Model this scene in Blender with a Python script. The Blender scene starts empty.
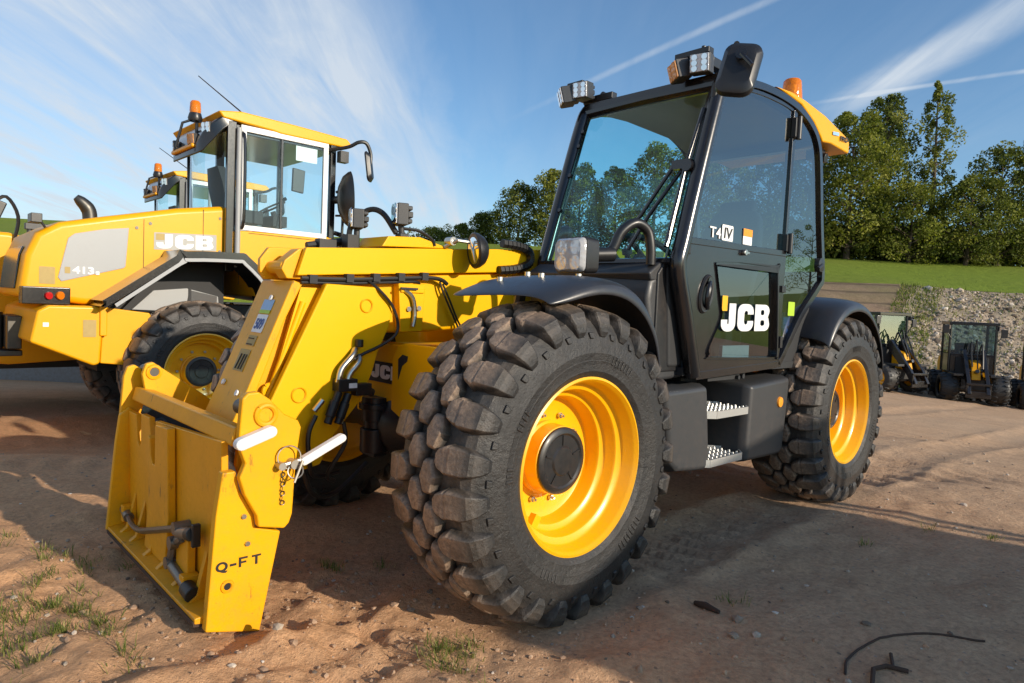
import bpy, bmesh, math, random
import numpy as np
from mathutils import Vector, Matrix, noise
from math import sin, cos, pi, radians, sqrt, atan2
random.seed(7)
RNG = np.random.default_rng(11)
SC = bpy.context.scene
COL = SC.collection

# ------------------------------------------------------------------ helpers
class G:
    """collects shapes into one bmesh"""
    def __init__(s): s.b = bmesh.new()
    def face(s, pts):
        vs = [s.b.verts.new(p) for p in pts]
        try: return s.b.faces.new(vs)
        except ValueError: return None
    def loft(s, rings, closed=True, cap=True):
        R = [[s.b.verts.new(p) for p in r] for r in rings]
        n = len(R[0])
        for a, b in zip(R[:-1], R[1:]):
            for i in range(n if closed else n - 1):
                j = (i + 1) % n
                s.b.faces.new((a[i], a[j], b[j], b[i]))
        if cap and closed:
            s.b.faces.new(R[0][::-1]); s.b.faces.new(R[-1])
        return s
    def box(s, c, d, rot=None):
        hx, hy, hz = d[0] / 2, d[1] / 2, d[2] / 2
        M = rot if rot is not None else Matrix.Identity(3)
        c = Vector(c)
        q = lambda z: [c + M @ Vector(p) for p in ((-hx, -hy, z), (hx, -hy, z), (hx, hy, z), (-hx, hy, z))]
        return s.loft([q(-hz), q(hz)])
    def span(s, a, b):
        return s.box([(a[i] + b[i]) / 2 for i in range(3)], [abs(b[i] - a[i]) for i in range(3)])
    def xz(s, pts, y0, y1):
        return s.loft([[(x, y0, z) for x, z in pts], [(x, y1, z) for x, z in pts]])
    def yz(s, pts, x0, x1):
        return s.loft([[(x0, y, z) for y, z in pts], [(x1, y, z) for y, z in pts]])
    def xy(s, pts, z0, z1):
        return s.loft([[(x, y, z0) for x, y in pts], [(x, y, z1) for x, y in pts]])
    def tube(s, pts, r, seg=8, flat=1.0, cap=True):
        P = [Vector(p) for p in pts]
        rr = r if isinstance(r, (list, tuple)) else [r] * len(P)
        T = []
        for i in range(len(P)):
            a = P[max(i - 1, 0)]; b = P[min(i + 1, len(P) - 1)]
            T.append((b - a).normalized())
        u = T[0].orthogonal().normalized()
        rings = []
        for i, p in enumerate(P):
            t = T[i]; u = (u - t * u.dot(t)).normalized(); v = t.cross(u)
            rings.append([p + (u * cos(2 * pi * k / seg) + v * sin(2 * pi * k / seg) * flat) * rr[i] for k in range(seg)])
        return s.loft(rings, cap=cap)
    def cyl(s, a, b, r, seg=20): return s.tube([a, b], r, seg)
    def lathe(s, prof, c, ax='y', seg=48, cap=False):
        """prof: (radius, along axis)"""
        rings = []
        for r, t in prof:
            ring = []
            for k in range(seg):
                a = 2 * pi * k / seg
                if ax == 'y': p = (c[0] + r * cos(a), c[1] + t, c[2] + r * sin(a))
                elif ax == 'x': p = (c[0] + t, c[1] + r * cos(a), c[2] + r * sin(a))
                else: p = (c[0] + r * cos(a), c[1] + r * sin(a), c[2] + t)
                ring.append(p)
            rings.append(ring)
        return s.loft(rings, cap=cap)
    def torus(s, c, R, r, ax, seg=24, sg=6):
        ax = Vector(ax).normalized(); u = ax.orthogonal().normalized(); v = ax.cross(u); c = Vector(c)
        pts = [c + (u * cos(2 * pi * k / seg) + v * sin(2 * pi * k / seg)) * R for k in range(seg + 1)]
        return s.tube(pts, r, sg, cap=False)

def curve(pts, n=6):
    """smooth Catmull-Rom through pts"""
    P = [Vector(p) for p in pts]; P = [2 * P[0] - P[1]] + P + [2 * P[-1] - P[-2]]
    out = []
    for i in range(1, len(P) - 2):
        for k in range(n):
            t = k / n; a, b, c, d = P[i - 1:i + 3]
            out.append(0.5 * ((2 * b) + (c - a) * t + (2 * a - 5 * b + 4 * c - d) * t * t + (3 * b - a - 3 * c + d) * t ** 3))
    out.append(P[-2]); return out

ONE = {'tyre', 'wheel', 'hub_cap', 'trunk', 'seat', 'operator_platform', 'pin_chain', 'warning_symbol', 'hose_chain', 'linch_pin', 'bonnet', 'mudguard'}
from mathutils.bvhtree import BVHTree
def pieces(bm, most=40):
    """groups of faces that neither share a vertex nor touch one another"""
    bm.faces.index_update(); bm.faces.ensure_lookup_table(); seen = set(); isl = []
    for f in bm.faces:
        if f.index in seen: continue
        st = [f]; seen.add(f.index); fs = []
        while st:
            q = st.pop(); fs.append(q.index)
            for v in q.verts:
                for h in v.link_faces:
                    if h.index not in seen: seen.add(h.index); st.append(h)
        isl.append(fs)
        if len(isl) > most: return []
    if len(isl) < 2: return []
    T = []
    for fs in isl:
        vs = []; ps = []
        for i in fs:
            ps.append(list(range(len(vs), len(vs) + len(bm.faces[i].verts)))); vs += [v.co.copy() for v in bm.faces[i].verts]
        c = sum(vs, Vector()) / len(vs)
        T.append((BVHTree.FromPolygons([c + (v - c) * 1.0 for v in vs], ps, epsilon=.004), vs))
    par = list(range(len(isl)))
    def find(a):
        while par[a] != a: a = par[a]
        return a
    for i in range(len(isl)):
        for j in range(i):
            if find(i) != find(j):
                if T[i][0].overlap(T[j][0]) or min((T[j][0].find_nearest(v)[3] for v in T[i][1][::2]), default=9) < .004: par[find(i)] = find(j)
    gr_ = {}
    for i, fs in enumerate(isl): gr_.setdefault(find(i), []).extend(fs)
    return list(gr_.values())
def obj(name, g, mat, parent=None, bev=0.0, smooth=True, seg=2, loc=None):
    bm = g.b if isinstance(g, G) else g
    bmesh.ops.recalc_face_normals(bm, faces=bm.faces)
    bits = pieces(bm) if name not in ONE else []
    if len(bits) > 1:
        bm.faces.ensure_lookup_table(); out = []
        for fs in bits:
            b2 = bmesh.new(); mp = {}
            for i in fs:
                f = bm.faces[i]; b2.faces.new([mp.setdefault(v, None) or mp.__setitem__(v, b2.verts.new(v.co)) or mp[v] for v in f.verts])
            me = bpy.data.meshes.new(name); b2.to_mesh(me); b2.free()
            out.append(link(name, me, mat, parent, bev, smooth, seg, loc))
        bm.free(); return out[0]
    me = bpy.data.meshes.new(name); bm.to_mesh(me); bm.free()
    return link(name, me, mat, parent, bev, smooth, seg, loc)

def link(name, me, mat, parent=None, bev=0.0, smooth=True, seg=2, loc=None):
    o = bpy.data.objects.new(name, me); COL.objects.link(o)
    if mat is not None: me.materials.append(mat)
    if parent is not None: o.parent = parent
    if loc is not None: o.location = loc
    if smooth:
        me.shade_smooth()
        try: me.set_sharp_from_angle(angle=radians(20 if name == 'tyre' else 38))
        except Exception: pass
    if bev > 0:
        m = o.modifiers.new('bevel', 'BEVEL'); m.width = bev; m.segments = seg; m.limit_method = 'ANGLE'
        m.angle_limit = radians(38); m.harden_normals = True
    return o

def tag(o, label, cat, group=None):
    o['label'] = label; o['category'] = cat
    if group: o['group'] = group
    return o
def struct(o): o['kind'] = 'structure'; return o
def empty(name, loc, rz=0.0):
    o = bpy.data.objects.new(name, None); COL.objects.link(o); o.location = loc; o.rotation_euler = (0, 0, rz)
    o.empty_display_size = 0.2; return o
def copy_tree(o, parent=None):
    c = o.copy(); COL.objects.link(c)
    if parent is not None: c.parent = parent
    for ch in list(o.children): copy_tree(ch, c)
    return c

# ------------------------------------------------------------------ materials
def nt(name):
    m = bpy.data.materials.new(name); m.use_nodes = True
    t = m.node_tree; b = t.nodes['Principled BSDF']; return m, t, b
def N(t, typ, **kw):
    n = t.nodes.new(typ)
    for k, v in kw.items():
        if k in n.inputs: n.inputs[k].default_value = v
        else: setattr(n, k, v)
    return n
def noise_tex(t, scale, detail=4, rough=.6, coord='Object', vec=None):
    n = N(t, 'ShaderNodeTexNoise', Scale=scale, Detail=detail, Roughness=rough)
    if vec is None:
        tc = t.nodes.new('ShaderNodeTexCoord'); vec = tc.outputs[coord]
    t.links.new(vec, n.inputs['Vector']); return n
def ramp(t, src, stops):
    r = t.nodes.new('ShaderNodeValToRGB'); e = r.color_ramp.elements
    while len(e) < len(stops): e.new(.5)
    for el, (p, c) in zip(e, stops):
        el.position = p; el.color = c if len(c) == 4 else (*c, 1)
    t.links.new(src, r.inputs[0]); return r
def mixc(t, fac, a, b, mode='MIX'):
    m = N(t, 'ShaderNodeMix', data_type='RGBA', blend_type=mode)
    for sock, v in ((m.inputs[0], fac), (m.inputs[6], a), (m.inputs[7], b)):
        if hasattr(v, 'is_output') or isinstance(v, bpy.types.NodeSocket): t.links.new(v, sock)
        else: sock.default_value = v if isinstance(v, (int, float)) else ((*v, 1) if len(v) == 3 else v)
    return m.outputs[2]
def math_(t, op, a, b=None, c=None):
    m = N(t, 'ShaderNodeMath', operation=op)
    for i, v in enumerate((a, b, c)):
        if v is None: continue
        if isinstance(v, (int, float)): m.inputs[i].default_value = v
        else: t.links.new(v, m.inputs[i])
    return m.outputs[0]
def bump(t, b, src, dist=.01, strength=.6):
    n = N(t, 'ShaderNodeBump', Strength=strength, Distance=dist)
    t.links.new(src, n.inputs['Height']); t.links.new(n.outputs[0], b.inputs['Normal'])

DUST = (.20, .125, .078)
def paint(name, col, rough=.38, coat=.25, dirt=.35, metal=0.0, scale=3.0, dust=DUST, low=True, spec=.5, wear=0.0):
    """coated paint or plastic with faint uneven dust, scuffs and more dirt near the ground"""
    m, t, b = nt(name)
    n1 = noise_tex(t, scale, 6, .65); n2 = noise_tex(t, scale * 14, 4, .7)
    f = math_(t, 'MULTIPLY', ramp(t, n1.outputs[0], [(.42, (0, 0, 0)), (.8, (1, 1, 1))]).outputs[0], ramp(t, n2.outputs[0], [(.35, (.15,) * 3), (.75, (1,) * 3)]).outputs[0])
    f = math_(t, 'MULTIPLY', f, dirt)
    if low:
        geo = t.nodes.new('ShaderNodeNewGeometry'); sp = t.nodes.new('ShaderNodeSeparateXYZ'); t.links.new(geo.outputs['Position'], sp.inputs[0])
        mr = N(t, 'ShaderNodeMapRange', **{'From Min': 1.1, 'From Max': -.1, 'To Min': 0.0, 'To Max': .55}); t.links.new(sp.outputs['Z'], mr.inputs[0])
        lo = math_(t, 'MULTIPLY', mr.outputs[0], math_(t, 'MULTIPLY', ramp(t, n2.outputs[0], [(.38, (.05,) * 3), (.7, (1,) * 3)]).outputs[0], min(dirt * 1.3, 1)))
        f = math_(t, 'MAXIMUM', f, lo)
        sc = N(t, 'ShaderNodeMath', operation='MINIMUM'); t.links.new(f, sc.inputs[0]); sc.inputs[1].default_value = .8; f = sc.outputs[0]
    v = mixc(t, .5, col, mixc(t, n1.outputs[0], tuple(c * .86 for c in col), tuple(min(1, c * 1.08) for c in col)))
    if wear:
        mp = t.nodes.new('ShaderNodeMapping'); mp.inputs['Scale'].default_value = (1, 1, .25); tc2 = t.nodes.new('ShaderNodeTexCoord'); t.links.new(tc2.outputs['Object'], mp.inputs[0])
        w1 = noise_tex(t, 26, 6, .75, vec=mp.outputs[0]); w2 = noise_tex(t, 90, 4, .7); w3 = noise_tex(t, 4, 3, .6)
        ch = math_(t, 'MULTIPLY', ramp(t, w1.outputs[0], [(.60, (0,) * 3), (.66, (1,) * 3)]).outputs[0], ramp(t, w3.outputs[0], [(.45, (0,) * 3), (.62, (1,) * 3)]).outputs[0])
        ch = math_(t, 'MAXIMUM', ch, math_(t, 'MULTIPLY', ramp(t, w2.outputs[0], [(.68, (0,) * 3), (.72, (1,) * 3)]).outputs[0], .8))
        v = mixc(t, math_(t, 'MULTIPLY', ch, wear), v, (.10, .055, .025))
        v = mixc(t, math_(t, 'MULTIPLY', ramp(t, w3.outputs[0], [(.42, (0,) * 3), (.75, (1,) * 3)]).outputs[0], wear * .35), v, (.42, .20, .02))
    t.links.new(mixc(t, f, v, dust), b.inputs['Base Color'])
    t.links.new(math_(t, 'ADD', math_(t, 'MULTIPLY', f, .45), math_(t, 'ADD', math_(t, 'MULTIPLY', n2.outputs[0], .12), rough - .06)), b.inputs['Roughness'])
    b.inputs['Metallic'].default_value = metal
    b.inputs['Specular IOR Level'].default_value = spec; b.inputs['Coat Weight'].default_value = coat; b.inputs['Coat Roughness'].default_value = .18
    bump(t, b, n2.outputs[0], .0008, .25)
    return m
def plain(name, col, rough=.5, metal=0.0, emit=None):
    m, t, b = nt(name)
    n = noise_tex(t, 25, 4)
    t.links.new(mixc(t, n.outputs[0], tuple(c * .82 for c in col), tuple(min(1, c * 1.12) for c in col)), b.inputs['Base Color'])
    b.inputs['Roughness'].default_value = rough; b.inputs['Metallic'].default_value = metal
    return m
def glass(name, tint, ior=1.9, film=0.0):
    m, t, b = nt(name); t.nodes.remove(b); out = t.nodes['Material Output']
    tr = N(t, 'ShaderNodeBsdfTransparent'); tr.inputs[0].default_value = (*tint, 1)
    gl = N(t, 'ShaderNodeBsdfGlossy', Roughness=.004); gl.inputs[0].default_value = (.95, .97, 1, 1)
    # facing-independent Schlick reflectance of both faces of the pane
    ge = t.nodes.new('ShaderNodeNewGeometry'); dp = t.nodes.new('ShaderNodeVectorMath'); dp.operation = 'DOT_PRODUCT'
    t.links.new(ge.outputs['Incoming'], dp.inputs[0]); t.links.new(ge.outputs['Normal'], dp.inputs[1])
    r0 = ((ior - 1) / (ior + 1)) ** 2
    frv = math_(t, 'ADD', r0, math_(t, 'MULTIPLY', math_(t, 'POWER', math_(t, 'SUBTRACT', 1.0, math_(t, 'MINIMUM', math_(t, 'ABSOLUTE', dp.outputs['Value']), 1.0)), 5.0), 1 - r0))
    mx = t.nodes.new('ShaderNodeMixShader')
    n = noise_tex(t, 6, 5, .7)
    # a very faint film of dust on the pane
    di = N(t, 'ShaderNodeBsdfDiffuse'); di.inputs[0].default_value = (.30, .27, .24, 1)
    mx2 = t.nodes.new('ShaderNodeMixShader')
    t.links.new(frv, mx.inputs[0]); t.links.new(tr.outputs[0], mx.inputs[1]); t.links.new(gl.outputs[0], mx.inputs[2])
    t.links.new(math_(t, 'MULTIPLY', n.outputs[0], film), mx2.inputs[0]); t.links.new(mx.outputs[0], mx2.inputs[1]); t.links.new(di.outputs[0], mx2.inputs[2])
    t.links.new(mx2.outputs[0], out.inputs['Surface']); return m
def lens(name, col, alpha=.35):
    m, t, b = nt(name)
    b.inputs['Base Color'].default_value = (*col, 1); b.inputs['Roughness'].default_value = .12
    b.inputs['Transmission Weight'].default_value = alpha; b.inputs['IOR'].default_value = 1.45
    v = N(t, 'ShaderNodeTexVoronoi', Scale=45.0); tc = t.nodes.new('ShaderNodeTexCoord'); t.links.new(tc.outputs['Object'], v.inputs['Vector'])
    bump(t, b, v.outputs[0], .004, .5)
    return m

YEL = paint('yellow_paint', (.88, .455, .0), .42, .06, .10, spec=.25)
YEL2 = paint('amber_yellow_paint', (.84, .385, .001), .40, .10, .16, spec=.3)
YELC = paint('worn_yellow_paint', (.86, .405, .0), .42, .05, .25, spec=.3, wear=.75)
YELC2 = paint('worn_amber_paint', (.82, .36, .001), .42, .05, .28, spec=.3, wear=.9)
YELD = paint('rim_yellow_paint', (.90, .46, .0), .32, .3, .26)
BLK = paint('black_plastic', (.013, .014, .016), .40, .1, .17, scale=2.2)
GRY = paint('charcoal_plastic', (.036, .039, .043), .46, .05, .30, scale=2.0)
FND = paint('mudguard_plastic', (.026, .030, .038), .38, .15, .22, scale=2.5)
FRM = paint('gloss_black_paint', (.009, .009, .011), .22, .5, .10)
STEEL = plain('zinc_steel', (.55, .54, .50), .32, 1.0)
DSTEEL = plain('dark_steel', (.10, .095, .085), .42, .85)
HOSE = plain('hose_rubber', (.014, .014, .014), .45)
WHT = paint('white_paint', (.80, .80, .78), .4, .1, .25)
ALU = paint('aluminium_tread', (.60, .60, .58), .38, 0, .45, metal=.6, scale=8)
SILV = paint('silver_panel_paint', (.34, .35, .355), .45, .1, .15)
DARK = plain('cab_interior', (.022, .023, .025), .7)
SEATM = plain('seat_fabric', (.035, .037, .042), .85)
GLS = glass('tinted_glass', (.33, .48, .52), 2.4, .012)
WSG = glass('windscreen_glass', (.62, .98, 1.0), 1.45, .03)
LGL = glass('loader_glass', (.82, .96, .98), 1.5, .03)
LENS = lens('clear_lens', (.85, .87, .9), .25)
LENSO = lens('dusty_orange_lens', (.75, .38, .16), .1)
AMB = lens('amber_lens', (1.0, .27, .01), .45)
RED = lens('red_lens', (.6, .02, .02), .3)
LTXT = plain('white_lettering', (.82, .82, .80), .45)
KTXT = plain('black_lettering', (.015, .015, .015), .5)
ORG = plain('orange_label', (.9, .32, .02), .5)
GRN = plain('lime_label', (.42, .62, .03), .5)
BLU = plain('blue_plastic', (.02, .16, .55), .4)
LBLU = plain('pale_blue_label', (.30, .50, .75), .5)
MIRR = plain('mirror_glass', (.85, .87, .9), .03, 1.0)
REDM = plain('red_cloth', (.35, .02, .02), .7)
RUST = plain('rusty_iron', (.060, .036, .024), .9)
CONC = paint('concrete', (.30, .29, .27), .85, 0, .5, scale=1.2)

def rubber(name, r0, r1):
    """dull dusty rubber; tread tops caked with dry soil (by distance from the axle)"""
    m, t, b = nt(name)
    tc = t.nodes.new('ShaderNodeTexCoord'); sp = t.nodes.new('ShaderNodeSeparateXYZ'); t.links.new(tc.outputs['Object'], sp.inputs[0])
    r = math_(t, 'SQRT', math_(t, 'ADD', math_(t, 'POWER', sp.outputs[0], 2.0), math_(t, 'POWER', sp.outputs[2], 2.0)))
    mr = N(t, 'ShaderNodeMapRange', **{'From Min': r0, 'From Max': r1}); t.links.new(r, mr.inputs[0])
    n1 = noise_tex(t, 9, 7, .7); n2 = noise_tex(t, 60, 5, .75); n3 = noise_tex(t, 3, 3)
    top = math_(t, 'MULTIPLY', mr.outputs[0], ramp(t, n1.outputs[0], [(.30, (.25,) * 3), (.62, (1,) * 3)]).outputs[0])
    grit = math_(t, 'MULTIPLY', ramp(t, n2.outputs[0], [(.44, (0,) * 3), (.7, (1,) * 3)]).outputs[0], ramp(t, n1.outputs[0], [(.4, (.08,) * 3), (.7, (.5,) * 3)]).outputs[0])
    side = N(t, 'ShaderNodeMapRange', **{'From Min': r0 * .89, 'From Max': r0 * .97}); t.links.new(r, side.inputs[0])
    wall = mixc(t, n3.outputs[0], (.012, .012, .013), (.027, .026, .025)); edge = mixc(t, n1.outputs[0], (.028, .027, .026), (.11, .095, .082))
    base = mixc(t, side.outputs[0], wall, edge)
    gap_shade = N(t, 'ShaderNodeMapRange', **{'From Min': r0 * .985, 'From Max': r0 * 1.005, 'To Min': .35, 'To Max': 1.0}); t.links.new(r, gap_shade.inputs[0])  # shade between the lugs painted in as darker rubber
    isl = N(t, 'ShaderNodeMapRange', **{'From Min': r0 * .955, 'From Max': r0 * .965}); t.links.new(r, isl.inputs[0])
    base = mixc(t, isl.outputs[0], base, mixc(t, 1.0, base, gap_shade.outputs[0], 'MULTIPLY'))
    smear = math_(t, 'MULTIPLY', ramp(t, noise_tex(t, 5, 8, .75).outputs[0], [(.46, (0,) * 3), (.70, (1,) * 3)]).outputs[0], .6)
    c = mixc(t, math_(t, 'MAXIMUM', math_(t, 'MULTIPLY', math_(t, 'MULTIPLY', grit, .6), math_(t, 'ADD', math_(t, 'MULTIPLY', side.outputs[0], .75), .25)), math_(t, 'MULTIPLY', smear, math_(t, 'ADD', math_(t, 'MULTIPLY', side.outputs[0], .85), .12))), base, (.20, .145, .105))
    soil = mixc(t, ramp(t, n2.outputs[0], [(.3, (0,) * 3), (.7, (1,) * 3)]).outputs[0], (.13, .085, .058), (.50, .35, .24))
    t.links.new(mixc(t, math_(t, 'MULTIPLY', top, .95), c, soil), b.inputs['Base Color'])
    t.links.new(ramp(t, n1.outputs[0], [(.3, (.36,) * 3), (.7, (.66,) * 3)]).outputs[0], b.inputs['Roughness'])
    bump(t, b, math_(t, 'ADD', n2.outputs[0], math_(t, 'MULTIPLY', n1.outputs[0], 2.5)), .006, .6)
    return m
RUB = rubber('tyre_rubber', .612, .634)
RUB2 = rubber('loader_tyre_rubber', .75, .78)
RUB3 = rubber('small_tyre_rubber', .50, .60)

# ------------------------------------------------------------------ lettering
def flat_curve(splines, depth=.0015):
    cu = bpy.data.curves.new('glyphs', 'CURVE'); cu.dimensions = '2D'; cu.fill_mode = 'BOTH'; cu.extrude = depth
    for pts in splines:
        s = cu.splines.new('POLY'); s.points.add(len(pts) - 1); s.use_cyclic_u = True
        for p, q in zip(s.points, pts): p.co = (q[0], q[1], 0, 1)
    return cu
def text_curve(txt, bold=.02, depth=.0015):
    cu = bpy.data.curves.new('glyphs', 'FONT'); cu.body = txt; cu.size = 1.0; cu.extrude = depth; cu.offset = bold; return cu
def curve_mesh(cu):
    o = bpy.data.objects.new('tmp', cu); COL.objects.link(o)
    dg = bpy.context.evaluated_depsgraph_get(); dg.update()
    me = bpy.data.meshes.new_from_object(o.evaluated_get(dg)); bpy.data.objects.remove(o); return me
def rr(x0, y0, x1, y1, r, n=4):
    out = []
    for cx, cy, a0 in ((x1 - r, y1 - r, 0), (x0 + r, y1 - r, 90), (x0 + r, y0 + r, 180), (x1 - r, y0 + r, 270)):
        for k in range(n + 1):
            a = radians(a0 + 90 * k / n); out.append((cx + r * cos(a), cy + r * sin(a)))
    return out
def arc(cx, cy, r, a0, a1, n=5): return [(cx + r * cos(radians(a0 + (a1 - a0) * k / n)), cy + r * sin(radians(a0 + (a1 - a0) * k / n))) for k in range(n + 1)]
def logo_splines():
    J = [(.34, 1.0), (.64, 1.0)] + arc(.34, .30, .30, 0, -90) + arc(.28, .28, .28, -90, -180) + [(0, .40), (.27, .40)] + arc(.33, .29, .06, -180, -270 + 180) + arc(.31, .29, .05, -90, 0) + [(.36, .30)]
    J = [(.34, 1.0), (.64, 1.0), (.64, .30)] + arc(.36, .28, .28, 0, -90) + arc(.27, .27, .27, -90, -180) + [(0, .42), (.27, .42), (.27, .30)] + [(.30, .25), (.33, .25), (.34, .30)]
    o = .72
    C = [(o + .78, .62), (o + .50, .62), (o + .50, .70)] + arc(o + .42, .68, .075, 30, 150) + [(o + .33, .66), (o + .33, .34)] + arc(o + .42, .32, .075, 210, 330) + [(o + .50, .30), (o + .50, .38), (o + .78, .38), (o + .78, .28)] + arc(o + .50, .28, .28, 0, -90) + arc(o + .30, .28, .28, -90, -180)[0:] + arc(o + .30, .72, .28, 180, 90) + arc(o + .50, .72, .28, 90, 0)
    p = 1.58
    Bo = [(p, 0)] + arc(p + .52, .24, .24, -90, 30) + [(p + .70, .48), (p + .66, .52)] + arc(p + .50, .76, .24, -20, 90) + [(p, 1.0)]
    B1 = rr(p + .29, .20, p + .50, .41, .07)
    B2 = rr(p + .29, .60, p + .47, .80, .07)
    return [J, C, Bo, B1, B2]          # about 2.34 wide, 1 high
def put(name, me, mat, parent, org, xa, ya, w=None, h=None, ital=0.0):
    """lay a flat mesh on a surface: org = lower left corner, xa/ya = directions, scaled to w/h"""
    co = np.empty(len(me.vertices) * 3); me.vertices.foreach_get('co', co); co = co.reshape(-1, 3)
    mn = co.min(0); mx = co.max(0)
    sx = w / (mx[0] - mn[0]) if w else None; sy = h / (mx[1] - mn[1]) if h else None
    sx = sx or sy; sy = sy or sx
    xa = Vector(xa).normalized(); ya = Vector(ya).normalized(); za = xa.cross(ya)
    q = np.empty_like(co)
    X = (co[:, 0] - mn[0]) * sx; Y = (co[:, 1] - mn[1]) * sy; X = X + Y * ital
    for i in range(3): q[:, i] = org[i] + X * xa[i] + Y * ya[i] + co[:, 2] * za[i]
    me.vertices.foreach_set('co', q.ravel()); me.update()
    me.materials.clear(); me.name = name
    return link(name, me, mat, parent, smooth=False)
def logo(parent, mat, org, xa, ya, h, w=None, name='lettering'):
    return put(name, curve_mesh(flat_curve(logo_splines())), mat, parent, org, xa, ya, w=w or h * 2.34, h=h)
def text(txt, parent, mat, org, xa, ya, w=None, h=None, bold=.02, ital=0.0, name='lettering'):
    return put(name, curve_mesh(text_curve(txt, bold)), mat, parent, org, xa, ya, w, h, ital)
def plate(name, parent, mat, org, xa, ya, w, h, r=.15, depth=.001):
    k = 1 / min(w, h); rad = max(r, .01)
    return put(name, curve_mesh(flat_curve([rr(0, 0, w * k, h * k, rad)], depth)), mat, parent, org, xa, ya, w=w, h=h)

# ------------------------------------------------------------------ wheels
def profile_fn(prof):
    P = [Vector((y, r)) for y, r in prof]; S = [0]
    for a, b in zip(P[:-1], P[1:]): S.append(S[-1] + (b - a).length)
    def f(s):
        s = max(0, min(s, S[-1] - 1e-6))
        for i in range(len(S) - 1):
            if s <= S[i + 1]:
                k = (s - S[i]) / (S[i + 1] - S[i]); p = P[i].lerp(P[i + 1], k)
                i0 = max(i - 1, 0); i1 = min(i + 2, len(P) - 1)
                ta = (P[i + 1] - P[i]).normalized(); tb = (P[i1] - P[i0]).normalized(); tt = (ta + tb).normalized()
                return p, Vector((-tt.y, tt.x))
    return f, S[-1]
def make_tyre(scale=1.0, lugs=25, hexes=True, w=1.0, seg=96, rsd=3, lugh=1.0, lugw=1.0):
    """carcass lathe + shoulder lugs wrapping over the sidewall + two staggered hexagon columns"""
    rd = random.Random(rsd)
    half = [(0, .598), (.10, .596), (.165, .588), (.198, .568), (.220, .535), (.232, .49), (.236, .45), (.2365, .448), (.233, .42), (.2335, .418), (.226, .38), (.2265, .376), (.212, .352), (.20, .337)]
    half = [(y * w, r) for y, r in half]
    g = G()
    full = [(r, -y) for y, r in half[::-1]] + [(r, y) for y, r in half[1:]]
    g.lathe([(r * scale, y * scale) for r, y in full], (0, 0, 0), 'y', seg)
    # raised rings on both sidewalls
    f, S = profile_fn(half)
    def P(sgn, s, th, off, h):
        p, n = f(s); y = p.x + n.x * h; r = p.y + n.y * h
        a = th + off / .62
        return Vector((r * cos(a) * scale, sgn * y * scale, r * sin(a) * scale))
    dth = 2 * pi / lugs
    for sgn in (1, -1):
        for i in range(lugs):
            th = i * dth + (0 if sgn > 0 else dth / 2)
            j = [rd.uniform(-.006, .006) for _ in range(4)]
            H = (.042 + rd.uniform(-.003, .003)) * lugh
            st = [(.072, .016, H * .96), (.088, .034, H), (.118, .047, H), (.128, .045, H * .93), (.134, .046, H), (.178, .046, H * 1.02), (.202, .043, H * 1.02), (.228, .036, H * .70), (.252, .028, H * .38), (.270, .018, .004)]
            rings = []
            for s, hw, h in st:
                s *= w if s < .2 else 1; hw *= lugw * 1.10
                if s > .2: s += (w - 1) * .2
                sh = j[0] if s < .13 else j[1]
                rings.append([P(sgn, s, th, -hw * 1.16 + sh, -.006), P(sgn, s, th, -hw * .98 + sh, h * .75), P(sgn, s, th, -hw * .84 + sh, h), P(sgn, s, th, hw * .84 + sh, h), P(sgn, s, th, hw * .98 + sh, h * .75), P(sgn, s, th, hw * 1.16 + sh, -.006)])
            g.loft(rings)
            # small raised pads between the lugs, on the sidewall
            t2 = th + dth / 2
            b = [(.252, .020), (.280, .013)]
            q = [P(sgn, b[0][0], t2, -b[0][1], -.002), P(sgn, b[0][0], t2, b[0][1], -.002), P(sgn, b[1][0], t2, b[1][1], -.002), P(sgn, b[1][0], t2, -b[1][1], -.002)]
            q2 = [P(sgn, b[0][0] + .002, t2, -b[0][1] * .85, .008), P(sgn, b[0][0] + .002, t2, b[0][1] * .85, .008), P(sgn, b[1][0] - .002, t2, b[1][1] * .85, .008), P(sgn, b[1][0] - .002, t2, -b[1][1] * .85, .008)]
            g.loft([q, q2])
    if hexes:
        for sgn in (1, -1):
            for a0, nn in ((1.95, 7), (.55, 4), (.12, 3), (3.9, 8), (5.2, 5)):
                for q in range(nn):
                    th = a0 + q * .05
                    for s0, s1 in ((.335, .372),):
                        A = [P(sgn, s0, th, -.010, -.002), P(sgn, s0, th, .010, -.002), P(sgn, s1, th, .010, -.002), P(sgn, s1, th, -.010, -.002)]
                        B_ = [P(sgn, s0, th, -.008, .004), P(sgn, s0, th, .008, .004), P(sgn, s1, th, .008, .004), P(sgn, s1, th, -.008, .004)]
                        g.loft([A, B_])
        for c, (yc, ph) in enumerate(((.040, .5), (-.040, 0))):
            for i in range(lugs):
                th = (i + ph) * dth; jy = rd.uniform(-.004, .004); jh = rd.uniform(-.002, .002); jr = rd.uniform(-.14, .14)
                rings = []
                for k, h in ((1.12, -.004), (1.0, .028), (.84, .0395 + jh), (.42, .043 + jh)):
                    ring = []
                    for q in range(6):
                        a = 2 * pi * q / 6 + pi / 6 + jr
                        o = cos(a) * .069 * k; yy = sin(a) * .043 * k
                        r = .598 + h; aa = th + o / .62
                        ring.append(Vector((r * cos(aa) * scale, (yc * w + jy + yy) * scale, r * sin(aa) * scale)))
                    rings.append(ring)
                g.loft(rings)
    return g
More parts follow.
